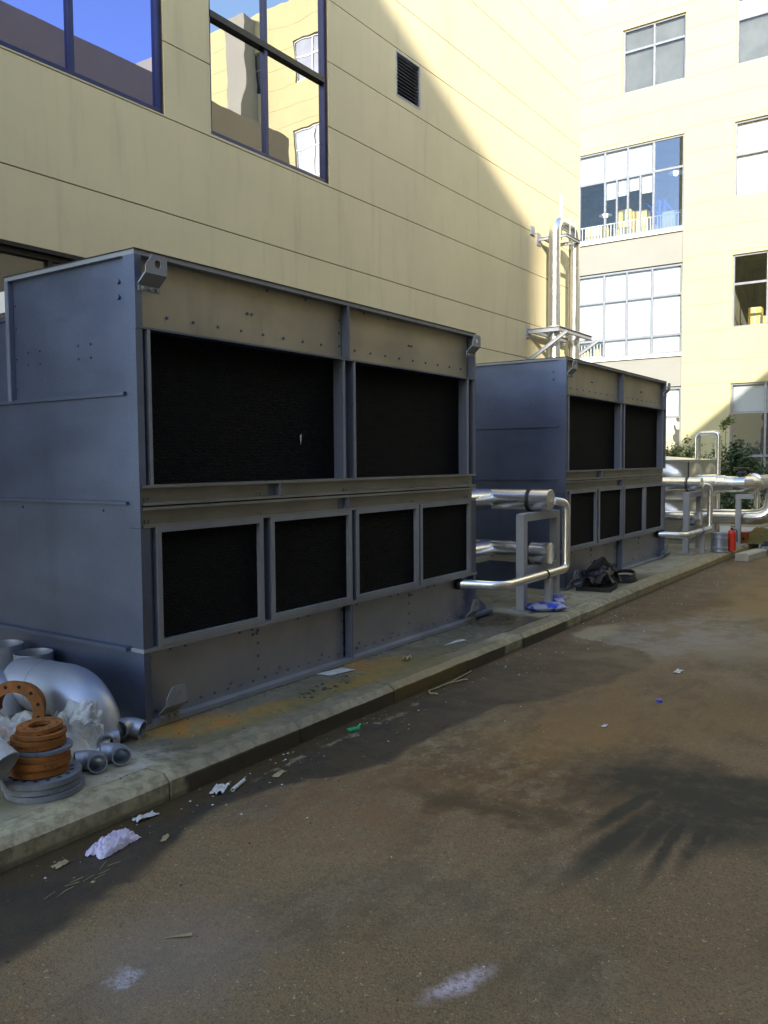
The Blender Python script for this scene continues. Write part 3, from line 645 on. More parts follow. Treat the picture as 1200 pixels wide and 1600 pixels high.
    # top band
    for a, b in ((.05, 2.045), (2.07, L-.05)): P(MB().box(rc-.006, rc, a, b, 2.397, 2.81), 'top_panel', 'galv_warm_reflect')
    P(MB().box(-.1, .002, .0, L, 2.3845, 2.3965), 'band_rail', 'galv'); P(MB().box(-.12, .0, -.001, L, 2.808, 2.836), 'top_rail', 'galv_edge'); 
    P(MB().box(-.13, .006, -.006, L+.004, 2.8365, 2.842), 'rail_cap', 'blackmetal')
    P(MB().box(-.006, 0, 2.045, 2.068, 2.397, 2.8075).box(-.07, -.0065, 2.05, 2.058, 2.397, 2.8075), 'band_post', 'galv_dark')
    P(MB().box(-.1, 0, 0, .05, 2.397, 2.8075), 'corner_post', 'galv'); P(MB().box(-.1, 0, L-.03, L, 2.397, 2.8075).box(-.07, -.0, L-.031, L-.03, 2.397, 2.8075), 'corner_post', 'galv_dark')
    # near side (faces -y)
    P(MB().box(-1.29, -.1, .035, .041, 2.02, 2.81), 'side_panel', 'galv'); P(MB().box(-1.32, -.121, -.001, .05, 2.81, 2.836), 'side_top_rail', 'galv_edge')
    P(MB().box(-1.325, -.13, -.006, .05, 2.8365, 2.842), 'rail_cap', 'blackmetal')
    P(MB().box(-1.325, -1.29, 0, .05, 2.02, 2.809).box(-1.289, -1.284, .001, .034, 2.02, 2.809), 'side_post', 'galv_dark')
    P(MB().box(-2.0, -.101, -.020, .05, 1.998, 2.019), 'side_ledge', 'galv')
    P(MB().box(-1.99, -.101, .004, .05, 1.37, 1.999), 'side_panel', 'galv')
    P(MB().box(-2.0, -.101, -.022, .05, 1.351, 1.369), 'side_ledge', 'galv')
    P(MB().box(-1.99, -.101, .006, .05, .495, 1.350), 'side_panel', 'galv')
    P(MB().box(-2.0, -.121, -.035, .05, .470, .494), 'side_ledge', 'galv')
    P(MB().box(-1.99, -.101, .006, .05, 0, .469), 'side_panel', 'galv')
    P(MB().box(-1.99, -1.33, .045, .055, 2.02, 2.56).box(-2.0, -1.33, .03, L-.03, 2.561, 2.59), 'coil_section', 'galv')
    P(MB().box(-1.65, -1.34, .03, .05, 2.62, 2.76), 'side_bracket', 'white_rail')
    # far side, back, roof
    P(MB().box(-1.98, -.101, L-.019, L, .0, 2.0).box(-1.32, -.101, L-.019, L, 2.0, 2.81), 'end_panel', 'galv')
    P(MB().box(-2.0, -1.981, .06, L, .0, 2.56).box(-1.325, -1.302, .06, L, 2.56, 2.83), 'rear_panel', 'galv')
    P(MB().box(-1.30, -.14, .06, L-.03, 2.80, 2.815), 'roof_sheet', 'galv')
    P(MB().prism([(-.012, L, .33), (-.012, L, .05), (-.012, L+.42, .05), (-.012, L+.42, .08)], (-.10, 0, 0), (-.094, 0, 0)).box(-.11, -.03, L, L+.42, .02, .049), 'foot_gusset', 'galv_dark')
    # bolts
    bm = MB()
    for k in range(32):
        y = .14+k*.122
        if abs(y-2.055) < .06: continue
        bm.bolt((rc, y, .075), (1, 0, 0))
        if k % 4 == 1: bm.bolt((rc, y+.03, .11), (1, 0, 0))
        if k % 5 in (1, 2): bm.bolt((rc, y, .435), (1, 0, 0), .009)
    for y in (.10, 1.05, 3.0, 3.99, 2.015):
        for k in range(4): bm.bolt((rc, y, .15+k*.09), (1, 0, 0))
    for y in (1.0, 1.04, 3.0, 3.04): bm.bolt((rc, y, .40), (1, 0, 0))
    bm.build('bolt_row', 'galv', T, kind='stuff')
    bm = MB()
    for k in range(19):
        y = .08+k*.2145
        if abs(y-2.055) < .06: continue
        bm.bolt((rc, y, 2.485), (1, 0, 0))
    for y in (1.0, 1.045, 3.02, 3.065): bm.bolt((rc, y, 2.61), (1, 0, 0))
    for y in (1.2, 1.62, 2.35, 2.7): bm.bolt((rc, y, 2.795), (1, 0, 0), .008, .012)
    for z in (2.5, 2.6, 2.7): bm.bolt((rc, 2.02, z), (1, 0, 0))
    for z in (1.6, 1.75, 1.95, 2.1): bm.bolt((-.068, 4.04, z), (1, 0, 0))
    bm.build('bolt_row', 'galv', T, kind='stuff')
    bm = MB()
    for z in (2.674, 2.584): bm.bolt((-.185, .035, z), (0, -1, 0), .017, .014)
    for x in (-1.13, -1.0, -.594, -.47):
        for z in (2.334, 2.251): bm.bolt((x, .035, z), (0, -1, 0), .009)
    for z in (2.65, 2.5, 2.3, 2.1): bm.bolt((-1.26, .035, z), (0, -1, 0), .008)
    for (x, z) in ((-.35, 1.31), (-1.2, 1.31), (-1.5, 1.42)): bm.bolt((x, .004, z), (0, -1, 0), .008)
    bm.build('bolt_row', 'galv', T, kind='stuff')
    lug_parts(T, .02, 2.60); lug_parts(T, 3.93, 2.60); lug_parts(T, .10, .032); lug_parts(T, 3.90, .032)
    return T
T1 = tower('nearer of the two grey cooling towers, orange stained slab at its foot')
T1.location = (0, 0, .004)
T2 = copy_tree(T1); T2.location = (0, 6.40, .004); T2['label'] = 'farther cooling tower with black rubber scraps and a coil by its base'
o = single(MB().add([(0, 0, 0), (0, .022, .008), (0, .018, -.035), (0, .008, -.075), (.006, .006, -.01)], [(0, 1, 2, 3), (0, 4, 1)]), 'paper_tag', 'paper', 'tiny white scrap caught on the black upper pad of the nearer tower', 'scrap', (-.096, 1.565, 1.80))

# ------------------------------------------------------------------ header pipes beside each tower
def header(label, labs):
    H = thing('header_pipework', label, 'pipework', (0, 0, 0), 0, 'insulated header pipes between towers')
    for z in (.578, 1.163):
        p = MB().tube([(-2.2, 5.35, z), (.25, 5.35, z)], .118, 28).build('header_pipe', 'jacket', H)
        MB().lathe([(.1195, 0), (.1195, .012), (.112, .016), (0, .016)], (.25, 5.35, z), (1, 0, 0), 28).build('end_cap', 'jacket', p)
        MB().lathe([(.121, -.012), (.127, -.012), (.127, .012), (.121, .012)], (.03, 5.35, z), (1, 0, 0), 28, close=True).lathe([(.121, -.03), (.125, -.03), (.125, -.022), (.121, -.022)], (.03, 5.35, z), (1, 0, 0), 28, close=True).build('pipe_clamp', 'black', p)
        MB().lathe([(.1185, -.004), (.1205, -.004), (.1205, .004), (.1185, .004)], (-.22, 5.35, z), (1, 0, 0), 28, close=True).build('seam', 'jacket', p)
        b = MB().tube(fillet([(-.50, 4.13, z), (-.50, 5.30, z)], .1), .122, 28).build('branch_pipe', 'jacket', H)
        MB().lathe([(.126, 0), (.20, .0), (.20, .012), (.126, .012)], (-.50, 4.14, z), (0, 1, 0), 28).build('collar', 'jacket', b)
    for (x, y, zt) in ((.13, 4.90, 1.03), (.10, 5.84, 1.03)):
        s_ = MB().box(x-.045, x+.045, y-.045, y+.045, .012, zt).build('post', 'steel_post', H)
        MB().box(x-.14, x+.14, y-.12, y+.12, .001, .012).build('base_plate', 'steel_post', s_)
    for z in (.42, 1.0): MB().box(.07, .16, 4.946, 5.794, z-.05, z+.035).build('cross_beam', 'steel_post', H)
    sp = MB().tube(fillet([(-.05, 3.86, .405), (.30, 4.0, .392), (.35, 4.12, .39), (.35, 5.57, .395), (.35, 5.57, 1.13), (.25, 5.46, 1.15)], .075, 5), .046, 18).build('drain_pipe', 'jacket', H)
    MB().tube([(-.06, 3.856, .406), (-.03, 3.868, .405)], .058, 18).tube([(.35, 5.0, .3935), (.35, 5.02, .3935)], .052, 18).build('rubber_ring', 'black', sp)
    for y in (4.35, 4.7, 5.25): MB().tube([(.35, y, .393), (.35, y+.008, .393)], .0475, 18).build('seam', 'jacket', sp)
    MB().box(.315, .385, 5.10-.03, 5.10+.03, .002, .345).build('pipe_stand', 'steel_post', H)
    return H
H1 = header('silver lagged header pipes on grey posts between the two towers', 0)
H2_ = copy_tree(H1); H2_.location = (0, 6.40, 0); H2_['label'] = 'silver lagged header pipes beyond the farther tower, in front of the water tank'

# ------------------------------------------------------------------ risers on the left building
ru = thing('riser_pipes', 'tall silver lagged pipe loop on brackets up the yellow wall', 'pipework')
xr = -2.46
path = [Vector((xr, 11.76, .3)), Vector((xr, 11.76, 5.75))]+[Vector((xr, 11.76+.25*(1-math.cos(a)), 5.85+.25*math.sin(a))) for a in [math.pi/2*k/4 for k in range(5)]]
path += [Vector((xr, 12.45, 6.1))]+[Vector((xr, 12.45+.27*math.sin(a), 6.1-.27*(1-math.cos(a)))) for a in [math.pi/2*k/5 for k in range(1, 6)]]+[Vector((xr, 12.72, .3))]
MB().tube(path, .108, 24).build('riser_pipe', 'jacket', ru)
for y, zz in ((11.76, (1.2, 2.4, 3.6, 4.7, 5.55)), (12.72, (1.2, 2.4, 3.6, 4.75, 5.35))):
    for z in zz: MB().lathe([(.108, -.02), (.111, -.02), (.111, .02), (.108, .02)], (xr, y, z), (0, 0, 1), 24).build('seam', 'jacket', ru)
MB().tube([(xr, 12.05, 6.15), (xr, 12.05, 6.62)], .03, 12).build('vent_pipe', 'white_rail', ru)
def channel(a, b, w_, name, par):
    a, b = Vector(a), Vector(b); d_ = (b-a).normalized(); up = Vector((0, 0, 1)); s_ = d_.cross(up).normalized(); up = s_.cross(d_)
    Mx = Matrix((s_, d_, up)).transposed().to_4x4(); Mx.translation = a; Ln = (b-a).length; t_ = .008
    mb = MB(); mb.box(-t_/2, t_/2, 0, Ln, -w_/2+t_, w_/2-t_, Mx); mb.box(-w_*.35, w_*.35, 0, Ln, w_/2-t_+.001, w_/2, Mx); mb.box(-w_*.35, w_*.35, 0, Ln, -w_/2, -w_/2+t_-.001, Mx)
    return mb.build(name, 'steel_post', par)
for z, y0, y1, x1 in ((4.03, 11.52, 13.1, -2.26), (5.84, 12.0, 12.62, -2.33)):
    bw = .085 if z < 5 else .06
    channel((WX, y0, z), (x1, y0, z), bw, 'bracket_arm', ru); channel((WX, y1, z), (x1, y1, z), bw, 'bracket_arm', ru); channel((x1, y0-.03, z), (x1, y1+.05, z), bw, 'bracket_rail', ru)
    channel((WX+.12, y0, z), (WX+.12, y1, z), bw, 'bracket_rail', ru)
    MB().box(WX+.001, WX+.015, y0-.08, y0+.08, z-.12, z+.12).build('wall_plate', 'steel_post', ru); MB().box(WX+.001, WX+.015, y1-.08, y1+.08, z-.12, z+.12).build('wall_plate', 'steel_post', ru)
    if z < 5:
        for y in (y0, y1): channel((WX+.02, y, z-.55), (x1+.15, y, z-.06), .065, 'diagonal_brace', ru); MB().box(WX+.001, WX+.015, y-.08, y+.08, z-.68, z-.48).build('wall_plate', 'steel_post', ru)
    else:
        for y in (y0+.15, y1-.2):
            for x in (xr+.14, xr-.14): MB().tube([(x, y, z+.03), (x, y, z+.36)], .01, 6).build('hanger_rod', 'steel_post', ru)
for y in (11.76, 12.72): MB().lathe([(.112, -.02), (.13, -.02), (.13, .02), (.112, .02)], (xr, y, 4.10), (0, 0, 1), 20, close=True).build('pipe_clamp', 'steel_post', ru)
vb = MB().box(WX+.001, WX+.03, 11.62, 11.78, 5.86, 6.02).build('wall_plate', 'steel_post', ru)

# ------------------------------------------------------------------ water tank
wt = thing('water_tank', 'stainless water tank of pressed square panels behind the capped pipes', 'tank', (-.3, 13.0, 0))
def tank_panel(w_, h_, n=16):
    """pressed panel in local (u, v) with rim and round dome; returns verts, faces (u right, v up, w out)"""
    vs = []; fs = []
    for j in range(n+1):
        for i in range(n+1):
            u_, v_ = i/n, j/n; d_ = math.hypot((u_-.5), (v_-.5))/.40
            dome = .10*max(0, 1-d_*d_)**.6 if d_ < 1 else 0
            e = min(u_, 1-u_, v_, 1-v_); rim = .018 if e < .035 else 0
            ridge = .010 if abs(v_-.90) < .035 and .2 < u_ < .8 else 0
            vs.append((u_*w_, v_*h_, dome+rim+ridge-(.02 if .0 < e < .12 and d_ > 1 else 0)*0))
    for j in range(n):
        for i in range(n): a = j*(n+1)+i; fs.append((a, a+1, a+n+2, a+n+1))
    return vs, fs
tw_, th_ = 1.1, .74
for k in range(2):
    for j in range(2):
        vs, fs = tank_panel(tw_, th_)
        MB().add([(w_, k*tw_+u_, .10+j*th_+v_) for u_, v_, w_ in vs], fs, True).build('tank_panel', 'stainless', wt)
        MB().add([(-2.2+k*tw_+u_, -w_, .10+j*th_+v_) for u_, v_, w_ in vs], fs, True).build('tank_panel', 'stainless', wt)
MB().box(-2.19, -.01, .01, 2.19, .1, 1.575).build('tank_shell', 'stainless', wt)
MB().add([(-2.22, -.02, 1.585), (.02, -.02, 1.585), (.02, 2.22, 1.585), (-2.22, 2.22, 1.585), (-1.1, 1.1, 1.69)], [(0, 1, 4), (1, 2, 4), (2, 3, 4), (3, 0, 4)]).build('tank_lid', 'stainless', wt)
MB().box(-2.22, .03, -.03, 0.0, 1.55, 1.59).box(0.001, .03, .0, 2.22, 1.55, 1.59).build('rim', 'stainless', wt)
MB().box(-2.2, 0, 0, 2.2, .004, .09).build('plinth', 'conc_block', wt)
tp = thing('overflow_pipe', 'thin silver hooped pipe rising from the tank and dropping to the ground', 'pipework')
MB().tube(fillet([(-.42, 14.15, 1.5), (-.42, 14.15, 2.10), (-.03, 14.15, 2.12), (-.03, 14.15, .03)], .09, 4), .05, 16).build('pipe', 'jacket', tp)
for z in (1.9, 1.35, .55): MB().tube([(-.03, 14.15, z), (-.03, 14.15, z+.01)], .0525, 16).build('seam', 'jacket', tp)

# big lagged main on the right
mp = thing('main_pipe', 'thick silver lagged main with a segmented elbow and fringed collar', 'pipework')
MB().tube([(-.25, 13.5, 1.12), (.12, 13.5, 1.125)], .185, 28).build('pipe_section', 'jacket', mp)
MB().tube([(.10, 13.5, 1.125), (.26, 13.5, 1.125)], .165, 28).build('reducer', 'jacket', mp)
gore = [Vector((.25, 13.5, 1.125)), Vector((.40, 13.5, 1.12)), Vector((.53, 13.55, 1.12)), Vector((.63, 13.66, 1.12)), Vector((.68, 13.80, 1.125))]
for a, b in zip(gore, gore[1:]):
    d_ = (b-a).normalized(); MB().tube([a-d_*.03, b+d_*.03], .15, 24, smooth=True).build('elbow_segment', 'jacket', mp)
MB().tube([(.685, 13.85, 1.13), (.72, 15.2, 1.15), (.86, 17.9, 1.16)], .14, 28).build('pipe_section', 'jacket', mp)
co_ = MB(); c0 = Vector((.685, 13.85, 1.13))
for k in range(30):
    a = 2*math.pi*k/30; d_ = Vector((math.cos(a), 0, math.sin(a))); s_ = Vector((-math.sin(a), 0, math.cos(a)))
    p = [c0+d_*.145-s_*.010, c0+d_*.145+s_*.010, c0+d_*.20+s_*.008+Vector((0, -.03, 0)), c0+d_*.20-s_*.008+Vector((0, -.03, 0))]
    co_.prism(p, (0, 0, 0), (0, .004, 0))
co_.build('collar_teeth', 'jacket', mp, kind='stuff')
MB().lathe([(.15, -.02), (.19, -.005), (.19, .02), (.14, .03)], c0, (0, 1, 0), 28).build('collar', 'jacket', mp)
vb = MB().tube([(.52, 13.62, 1.26), (.52, 13.62, 1.42)], .03, 10).build('valve_stem', 'blackmetal', mp)
MB().tube([(.52+.13*math.cos(2*math.pi*k/20), 13.62+.13*math.sin(2*math.pi*k/20), 1.42) for k in range(21)], .014, 8).tube([(.40, 13.62, 1.42), (.64, 13.62, 1.42)], .01, 6).tube([(.52, 13.5, 1.42), (.52, 13.74, 1.42)], .01, 6).lathe([(.07, 1.30), (.09, 1.33), (.05, 1.37)], (.52, 13.62, 0), n=14).build('handwheel', 'blackmetal', vb)
lp = thing('return_pipe', 'lower silver lagged pipe bending upward under the thick main', 'pipework')
MB().tube(fillet([(-.25, 13.6, .50), (1.02, 13.6, .51), (1.08, 13.75, 1.02)], .26, 5), .14, 24).build('pipe', 'jacket', lp)
MB().tube([(.62, 14.6, .32), (.62, 14.6, .98)], .05, 14).build('drop_pipe', 'jacket', lp)
sp = thing('pipe_support', 'grey square steel post carrying the thick main', 'post', (.54, 13.3, 0))
MB().box(-.045, .045, -.045, .045, .012, .95).build('post', 'steel_post', sp); MB().box(-.12, .12, -.1, .1, .001, .012).build('base_plate', 'steel_post', sp); MB().box(-.045, .26, -.05, .05, .86, .95).build('arm', 'steel_post', sp)

# ------------------------------------------------------------------ small things on the far slab
def crumple(w_, l_, h_, seed, n=26, fold=1.0, drape=None, bag=0):
    vs = []
    for j in range(n+1):
        for i in range(n+1):
            u_, v_ = i/n*2-1, j/n*2-1; p = Vector((u_*1.7, v_*1.7, seed))
            z = abs(mnoise.noise(p*.9))*h_*1.5*fold+abs(mnoise.noise(p*2.1))*h_*.45+mnoise.noise(p*5)*h_*.06
            if bag: z = h_*(.9*(max(0, 1-u_*u_)*max(0, 1-v_*v_))**.5)+h_*.75*abs(mnoise.noise(p*2.3))*max(0, 1-max(abs(u_), abs(v_)))**.3+h_*.3*mnoise.noise(p*6)
            ex = 1+.25*mnoise.noise(Vector((u_*1.5, v_*1.5, seed+5)))
            x, y = u_*w_/2*ex, v_*l_/2*ex
            if drape: z += drape(x, y)
            vs.append((x+mnoise.noise(p*2)*.03*w_, y+mnoise.noise(p*2+Vector((9, 0, 0)))*.03*l_, max(z, 0)+.003))
    return MB().add(vs, [(j*(n+1)+i, j*(n+1)+i+1, (j+1)*(n+1)+i+1, (j+1)*(n+1)+i) for j in range(n) for i in range(n)], True)

fe = thing('fire_extinguisher', 'red fire extinguisher standing on the kerb beside the metal drum', 'extinguisher', (.655, 12.25, .003))
MB().lathe([(0, 0), (.068, 0), (.072, .01), (.072, .30), (.05, .345), (.025, .36)], n=20).build('cylinder', 'red', fe)
MB().lathe([(.022, .355), (.022, .385), (.0, .385)], n=10).box(-.02, .05, -.012, .012, .385, .40).box(-.02, .055, -.012, .012, .412, .424).build('valve', 'blackmetal', fe)
MB().tube(fillet([(.02, 0, .37), (.085, 0, .36), (.09, 0, .15)], .04), .009, 8).build('hose', 'black', fe)
dr = thing('metal_drum', 'ribbed galvanised drum standing between pipes and extinguisher', 'drum', (.52, 11.95, .003))
MB().lathe([(0, 0), (.135, 0), (.142, .008), (.136, .02), (.136, .07), (.143, .08), (.136, .09), (.136, .23), (.143, .24), (.136, .25), (.136, .31), (.143, .325), (.13, .328), (.128, .31), (0, .305)], n=28).build('drum_body', 'galv_pipe', dr)
MB().lathe([(.137, .045), (.146, .05), (.146, .06), (.137, .065)], n=28).build('hoop', 'galv_edge', dr)
rx = thing('red_crate', 'dull red crate on the slab behind the drum', 'crate', (.28, 13.7, .003))
MB().box(0, .32, 0, .25, 0, .02).box(0, .02, 0, .25, .02, .19).box(.3, .32, 0, .25, .02, .19).box(.02, .3, 0, .02, .02, .06).box(.02, .3, 0, .02, .10, .19).box(.02, .3, .23, .25, .02, .19).build('crate_body', 'orange', rx)
MB().box(-.01, .33, -.01, .26, .19, .205).build('rim', 'red', rx)
hp = MB(); n = 22; vs = []
for j in range(n+1):
    for i in range(n+1):
        u_, v_ = (i/n-.5)*2, (j/n-.5)*2; d_ = math.hypot(u_, v_); z = .26*max(0, 1-d_**1.6)
        z += (mnoise.noise(Vector((u_*3, v_*3, 1)))*.08+mnoise.noise(Vector((u_*9, v_*9, 4)))*.04)*(1 if d_ < .95 else .0)
        vs.append((u_*.42, v_*.75, max(z, 0)-.002))
hp.add(vs, [(j*(n+1)+i, j*(n+1)+i+1, (j+1)*(n+1)+i+1, (j+1)*(n+1)+i) for j in range(n) for i in range(n)], True)
t = NT('olive_sacking'); t.bump(t.noise(20, 4, .6), .8, .02); M['sack'] = t.done(t.mix(t.ramp(t.noise(5, 4, .6), .35, .65), (.20, .14, .035), (.10, .11, .03)), .9, 0)
single(hp, 'sacking_heap', 'sack', 'crumpled olive and tan sacking heaped beyond the steel post', 'sacking', (.78, 14.4, .0))
bl = thing('loose_kerb_block', 'loose concrete kerb block lying on the road past the extinguisher', 'concrete block', (.80, 11.85, -.128), R(-6))
MB().add([(0, 0, 0), (.22, 0, 0), (.22, 1.0, 0), (0, 1.0, 0), (0.0, .0, .12), (.19, 0, .13), (.22, 0, .105), (.22, 1.0, .105), (.19, 1.0, .13), (0, 1.0, .12)],
         [(0, 3, 2, 1), (0, 1, 6, 5, 4), (1, 2, 7, 6), (2, 3, 9, 8, 7), (3, 0, 4, 9), (4, 5, 8, 9), (5, 6, 7, 8)]).build('block', 'conc_block', bl)
vl = thing('flanged_valve', 'dull grey flanged valve lying on the road at the right edge', 'valve', (1.10, 13.0, -.128))
MB().lathe([(0, -.13), (.10, -.13), (.10, -.10), (.06, -.09), (.075, 0), (.06, .09), (.10, .10), (.10, .13), (0, .13)], (0, 0, .10), (1, 0, 0), 18).build('body', 'flange_grey', vl)
MB().box(-.05, .05, -.05, .05, .17, .26).build('bonnet', 'blackmetal', vl)
# blue sacks
def pillow(w_, l_, h_, seed, n=14):
    vs = []; fs = []
    for s_ in (1, -1):
        for j in range(n+1):
            for i in range(n+1):
                u_, v_ = i/n*2-1, j/n*2-1; e = max(0, (1-abs(u_)**3.0)*(1-abs(v_)**3.0))**.6
                z = s_*h_/2*e*(1 if s_ > 0 else .85)+h_*.42+mnoise.noise(Vector((u_*2.5+seed, v_*2.5, s_)))*.012*e
                if s_ < 0: z = max(z, 0.002)
                sh = 1-.06*(abs(u_)**2)*(abs(v_)**2)
                vs.append((u_*w_/2*sh+mnoise.noise(Vector((v_*3, seed, 0)))*.012, v_*l_/2*sh, z))
    m = (n+1)**2
    for j in range(n):
        for i in range(n): a = j*(n+1)+i; fs.append((a, a+1, a+n+2, a+n+1)); fs.append((m+a, m+a+n+1, m+a+n+2, m+a+1))
    return MB().add(vs, fs, True)
single(pillow(.23, .42, .10, 3), 'printed_sack', 'bag', 'blue printed plastic sack lying in front, nearest the kerb', 'sack', (.36, 5.02, 0.003), (0, 0, R(-50)), 'blue sacks by the pipe post')
single(pillow(.21, .40, .09, 9), 'printed_sack', 'bag', 'blue printed plastic sack behind, leaning over the other one', 'sack', (.30, 5.38, 0.03), (R(6), R(-5), R(25)), 'blue sacks by the pipe post')
# black scraps near tower 2
bs = thing('rubber_scraps', 'stack of black rubber mats with a torn flap standing up', 'rubber scraps', (.22, 6.75, .003), R(8))
MB().box(-.16, .26, -.22, .20, 0, .05).build('mat', 'black', bs)
for k in range(4): MB().box(-.14+random.uniform(-.05, .05), .10, .10, .52+random.uniform(-.03, .03), .002+k*.042, .036+k*.042).build('mat', 'black', bs)
MB().prism([(-.12, .15, .215), (.10, .50, .215), (.02, .42, .36), (-.06, .30, .30)], (0, 0, 0), (.03, -.01, .0)).build('flap', 'black', bs)
MB().prism([(-.10, -.20, .05), (.1, .1, .05), (.0, .0, .10), (-.08, -.16, .14)], (0, 0, 0), (.02, -.01, 0)).build('flap', 'black', bs)
MB().box(.12, .16, .35, .62, .003, .26).build('mat', 'black', bs)
cl = MB()
for k in range(4): cl.tube([(.17*math.cos(2*math.pi*i/24)*(1-k*.05), .24*math.sin(2*math.pi*i/24)*(1-k*.05), .018+k*.024+.03*math.sin(i/24*6.28)*(k > 1)) for i in range(25)], .013, 8, caps=False)
hp2 = crumple(.42, .50, .16, 91, 22, drape=lambda x, y: .17*max(0, 1-(x/.24)**2)*max(0, 1-(y/.28)**2)); o = hp2.build('draped_sheet', 'black', bs); o.location = (.02, .36, .03); o.rotation_euler = (0, 0, .4)
hp2 = crumple(.26, .34, .10, 95, 16, drape=lambda x, y: .05); o = hp2.build('draped_sheet', 'black', bs); o.location = (.12, -.06, .03); o.rotation_euler = (0, 0, -.5)
single(cl, 'hose_coil', 'black', 'coil of black hose lying flat beside the rubber mats', 'hose', (.30, 7.62, 0.004))
cl = MB().tube([(.2*math.cos(a), .0, .12+.12*math.sin(a)*1.2) for a in [math.pi*k/14*1.05 for k in range(15)]], .012, 8)
single(cl, 'hose_loop', 'black', 'single loop of black hose arching up behind the coil', 'hose', (.12, 7.45, -.02), (0, 0, R(70)))

# ------------------------------------------------------------------ junk pile near the left
be = thing('large_pipe_elbow', 'large dented galvanised pipe elbow resting against the nearer tower', 'pipe elbow', (0, 0, 0))
cx, cy = -.33, -.30; Rb = .26
pth = [Vector((-.72, cy-.05, Rb+.01)), Vector((-.52, cy-.02, Rb+.01))]+[Vector((cx+Rb*math.sin(a), cy, Rb*math.cos(a)+.01)) for a in [math.pi/2*k/9 for k in range(10)]]
pth += [Vector((cx+Rb+.002, cy, .004))]
MB().tube(pth, .155, 32, inner=.95).build('elbow_body', 'galv_pipe', be)
MB().lathe([(.156, -.004), (.159, 0), (.156, .004)], (-.52, cy-.02, Rb+.01), (1, .1, 0), 32).build('weld_bead', 'galv_edge', be)
def drum_open(x, y, r_, h_, lab, tilt=0):
    o = single(MB().tube([(0, 0, 0), (0, 0, h_)], r_, 28, inner=.97), 'pipe_offcut', 'galv_pipe', lab, 'pipe offcut', (x, y, .003), (tilt, 0, 0), 'upright pipe offcuts'); return o
drum_open(-1.22, -.17, .135, .415, 'upright galvanised pipe offcut at the far left, taller one')
drum_open(-.90, -.145, .12, .395, 'upright galvanised pipe offcut between its taller twin and the large elbow')
el = MB().tube(arc((-.05, 0, .05), (.0, 0, .22), (.2, 0, 0), 7)[::-1]+[Vector((-.25, 0, .27))], .10, 24, inner=.94)
single(el, 'medium_pipe_elbow', 'galv_pipe', 'pale bent pipe elbow behind the upright orange flange', 'pipe elbow', (-.78, -.52, .05), (0, R(-8), R(15)), 'pipe elbows in the scrap heap')
def flange(name, lab, mat, loc, rot, ro_, ri, th, nb, barrel=0, bl_=0, grp=None):
    T = thing(name, lab, 'flange', loc, 0, grp); T.rotation_euler = rot; n = 48
    MB().lathe([(ri, 0), (ro_, 0), (ro_, th), (ri, th)], n=n, close=True, smooth=False).build('ring', mat, T)
    hm = MB(); rh = (ro_+ri)/2*1.03
    for k in range(nb): a = 2*math.pi*(k+.5)/nb; hm.lathe([(0, .0006), (ro_*.062, .0006)], (rh*math.cos(a), rh*math.sin(a), th), n=10)
    hm.build('bolt_holes', 'hole', T, kind='stuff')
    if barrel: MB().lathe([(ri, -bl_), (barrel, -bl_), (barrel+.012, -.001), (ri, -.001)], n=n, close=True).build('neck', mat, T)
    return T
# stack: three big grey discs, orange discs above
sx0, sy0 = .29, -.87; z = .003
for k in range(3):
    flange('flange', ['bottom grey flange disc under the orange stack', 'middle of the three wide grey flange discs', 'uppermost wide grey flange disc with bolt holes showing'][k], 'flange_grey', (sx0+random.uniform(-.008, .008), sy0+random.uniform(-.008, .008), z), (0, 0, k*.3), .185, .09, .027, 16, grp='stacked flanges'); z += .0315
specs = [('orange', .138, .04, 'lowest orange flange, sitting on the grey discs'), ('orange', .142, .03, 'second orange flange from the bottom of the stack'), ('orange', .13, .028, 'third orange flange, just under the grey one'), ('flange_grey', .136, .016, 'thin grey flange sandwiched between orange ones'), ('orange', .122, .022, 'orange flange resting on the thin grey one'), ('orange', .128, .02, 'orange flange just below the topmost'), ('orange', .12, .018, 'slim orange flange two below the top')]
for k, (m_, r_, h_, lb_) in enumerate(specs):
    flange('flange', lb_, m_, (sx0-.01+random.uniform(-.012, .012), sy0+.0+random.uniform(-.012, .012), z), (random.uniform(-.02, .02), random.uniform(-.02, .02), k), r_, .06, h_, 8, grp='stacked flanges'); z += h_+.0035
flange('flange', 'topmost orange flange of the stack with its round bore open', 'orange', (sx0-.03, sy0+.01, z+.003), (R(3), R(-2), .4), .108, .052, .02, 8, grp='stacked flanges')
flange('loose_flange', 'tilted yellowish flange half under the plastic beside the stack', 'orange', (.05, -.93, .20), (R(10), R(-8), 0), .12, .06, .018, 8)
MB_ = None
st = flange('upright_flange', 'large orange weld neck flange standing on edge at the left', 'orange', (-.28, -.66, .25), (R(90), 0, R(38)), .165, .105, .028, 12, .135, .10)
flange('leaning_flange', 'pale grey flange leaning behind the small pipe elbows', 'galv_edge', (.03, -.43, .075), (R(62), R(8), R(40)), .085, .035, .014, 8)
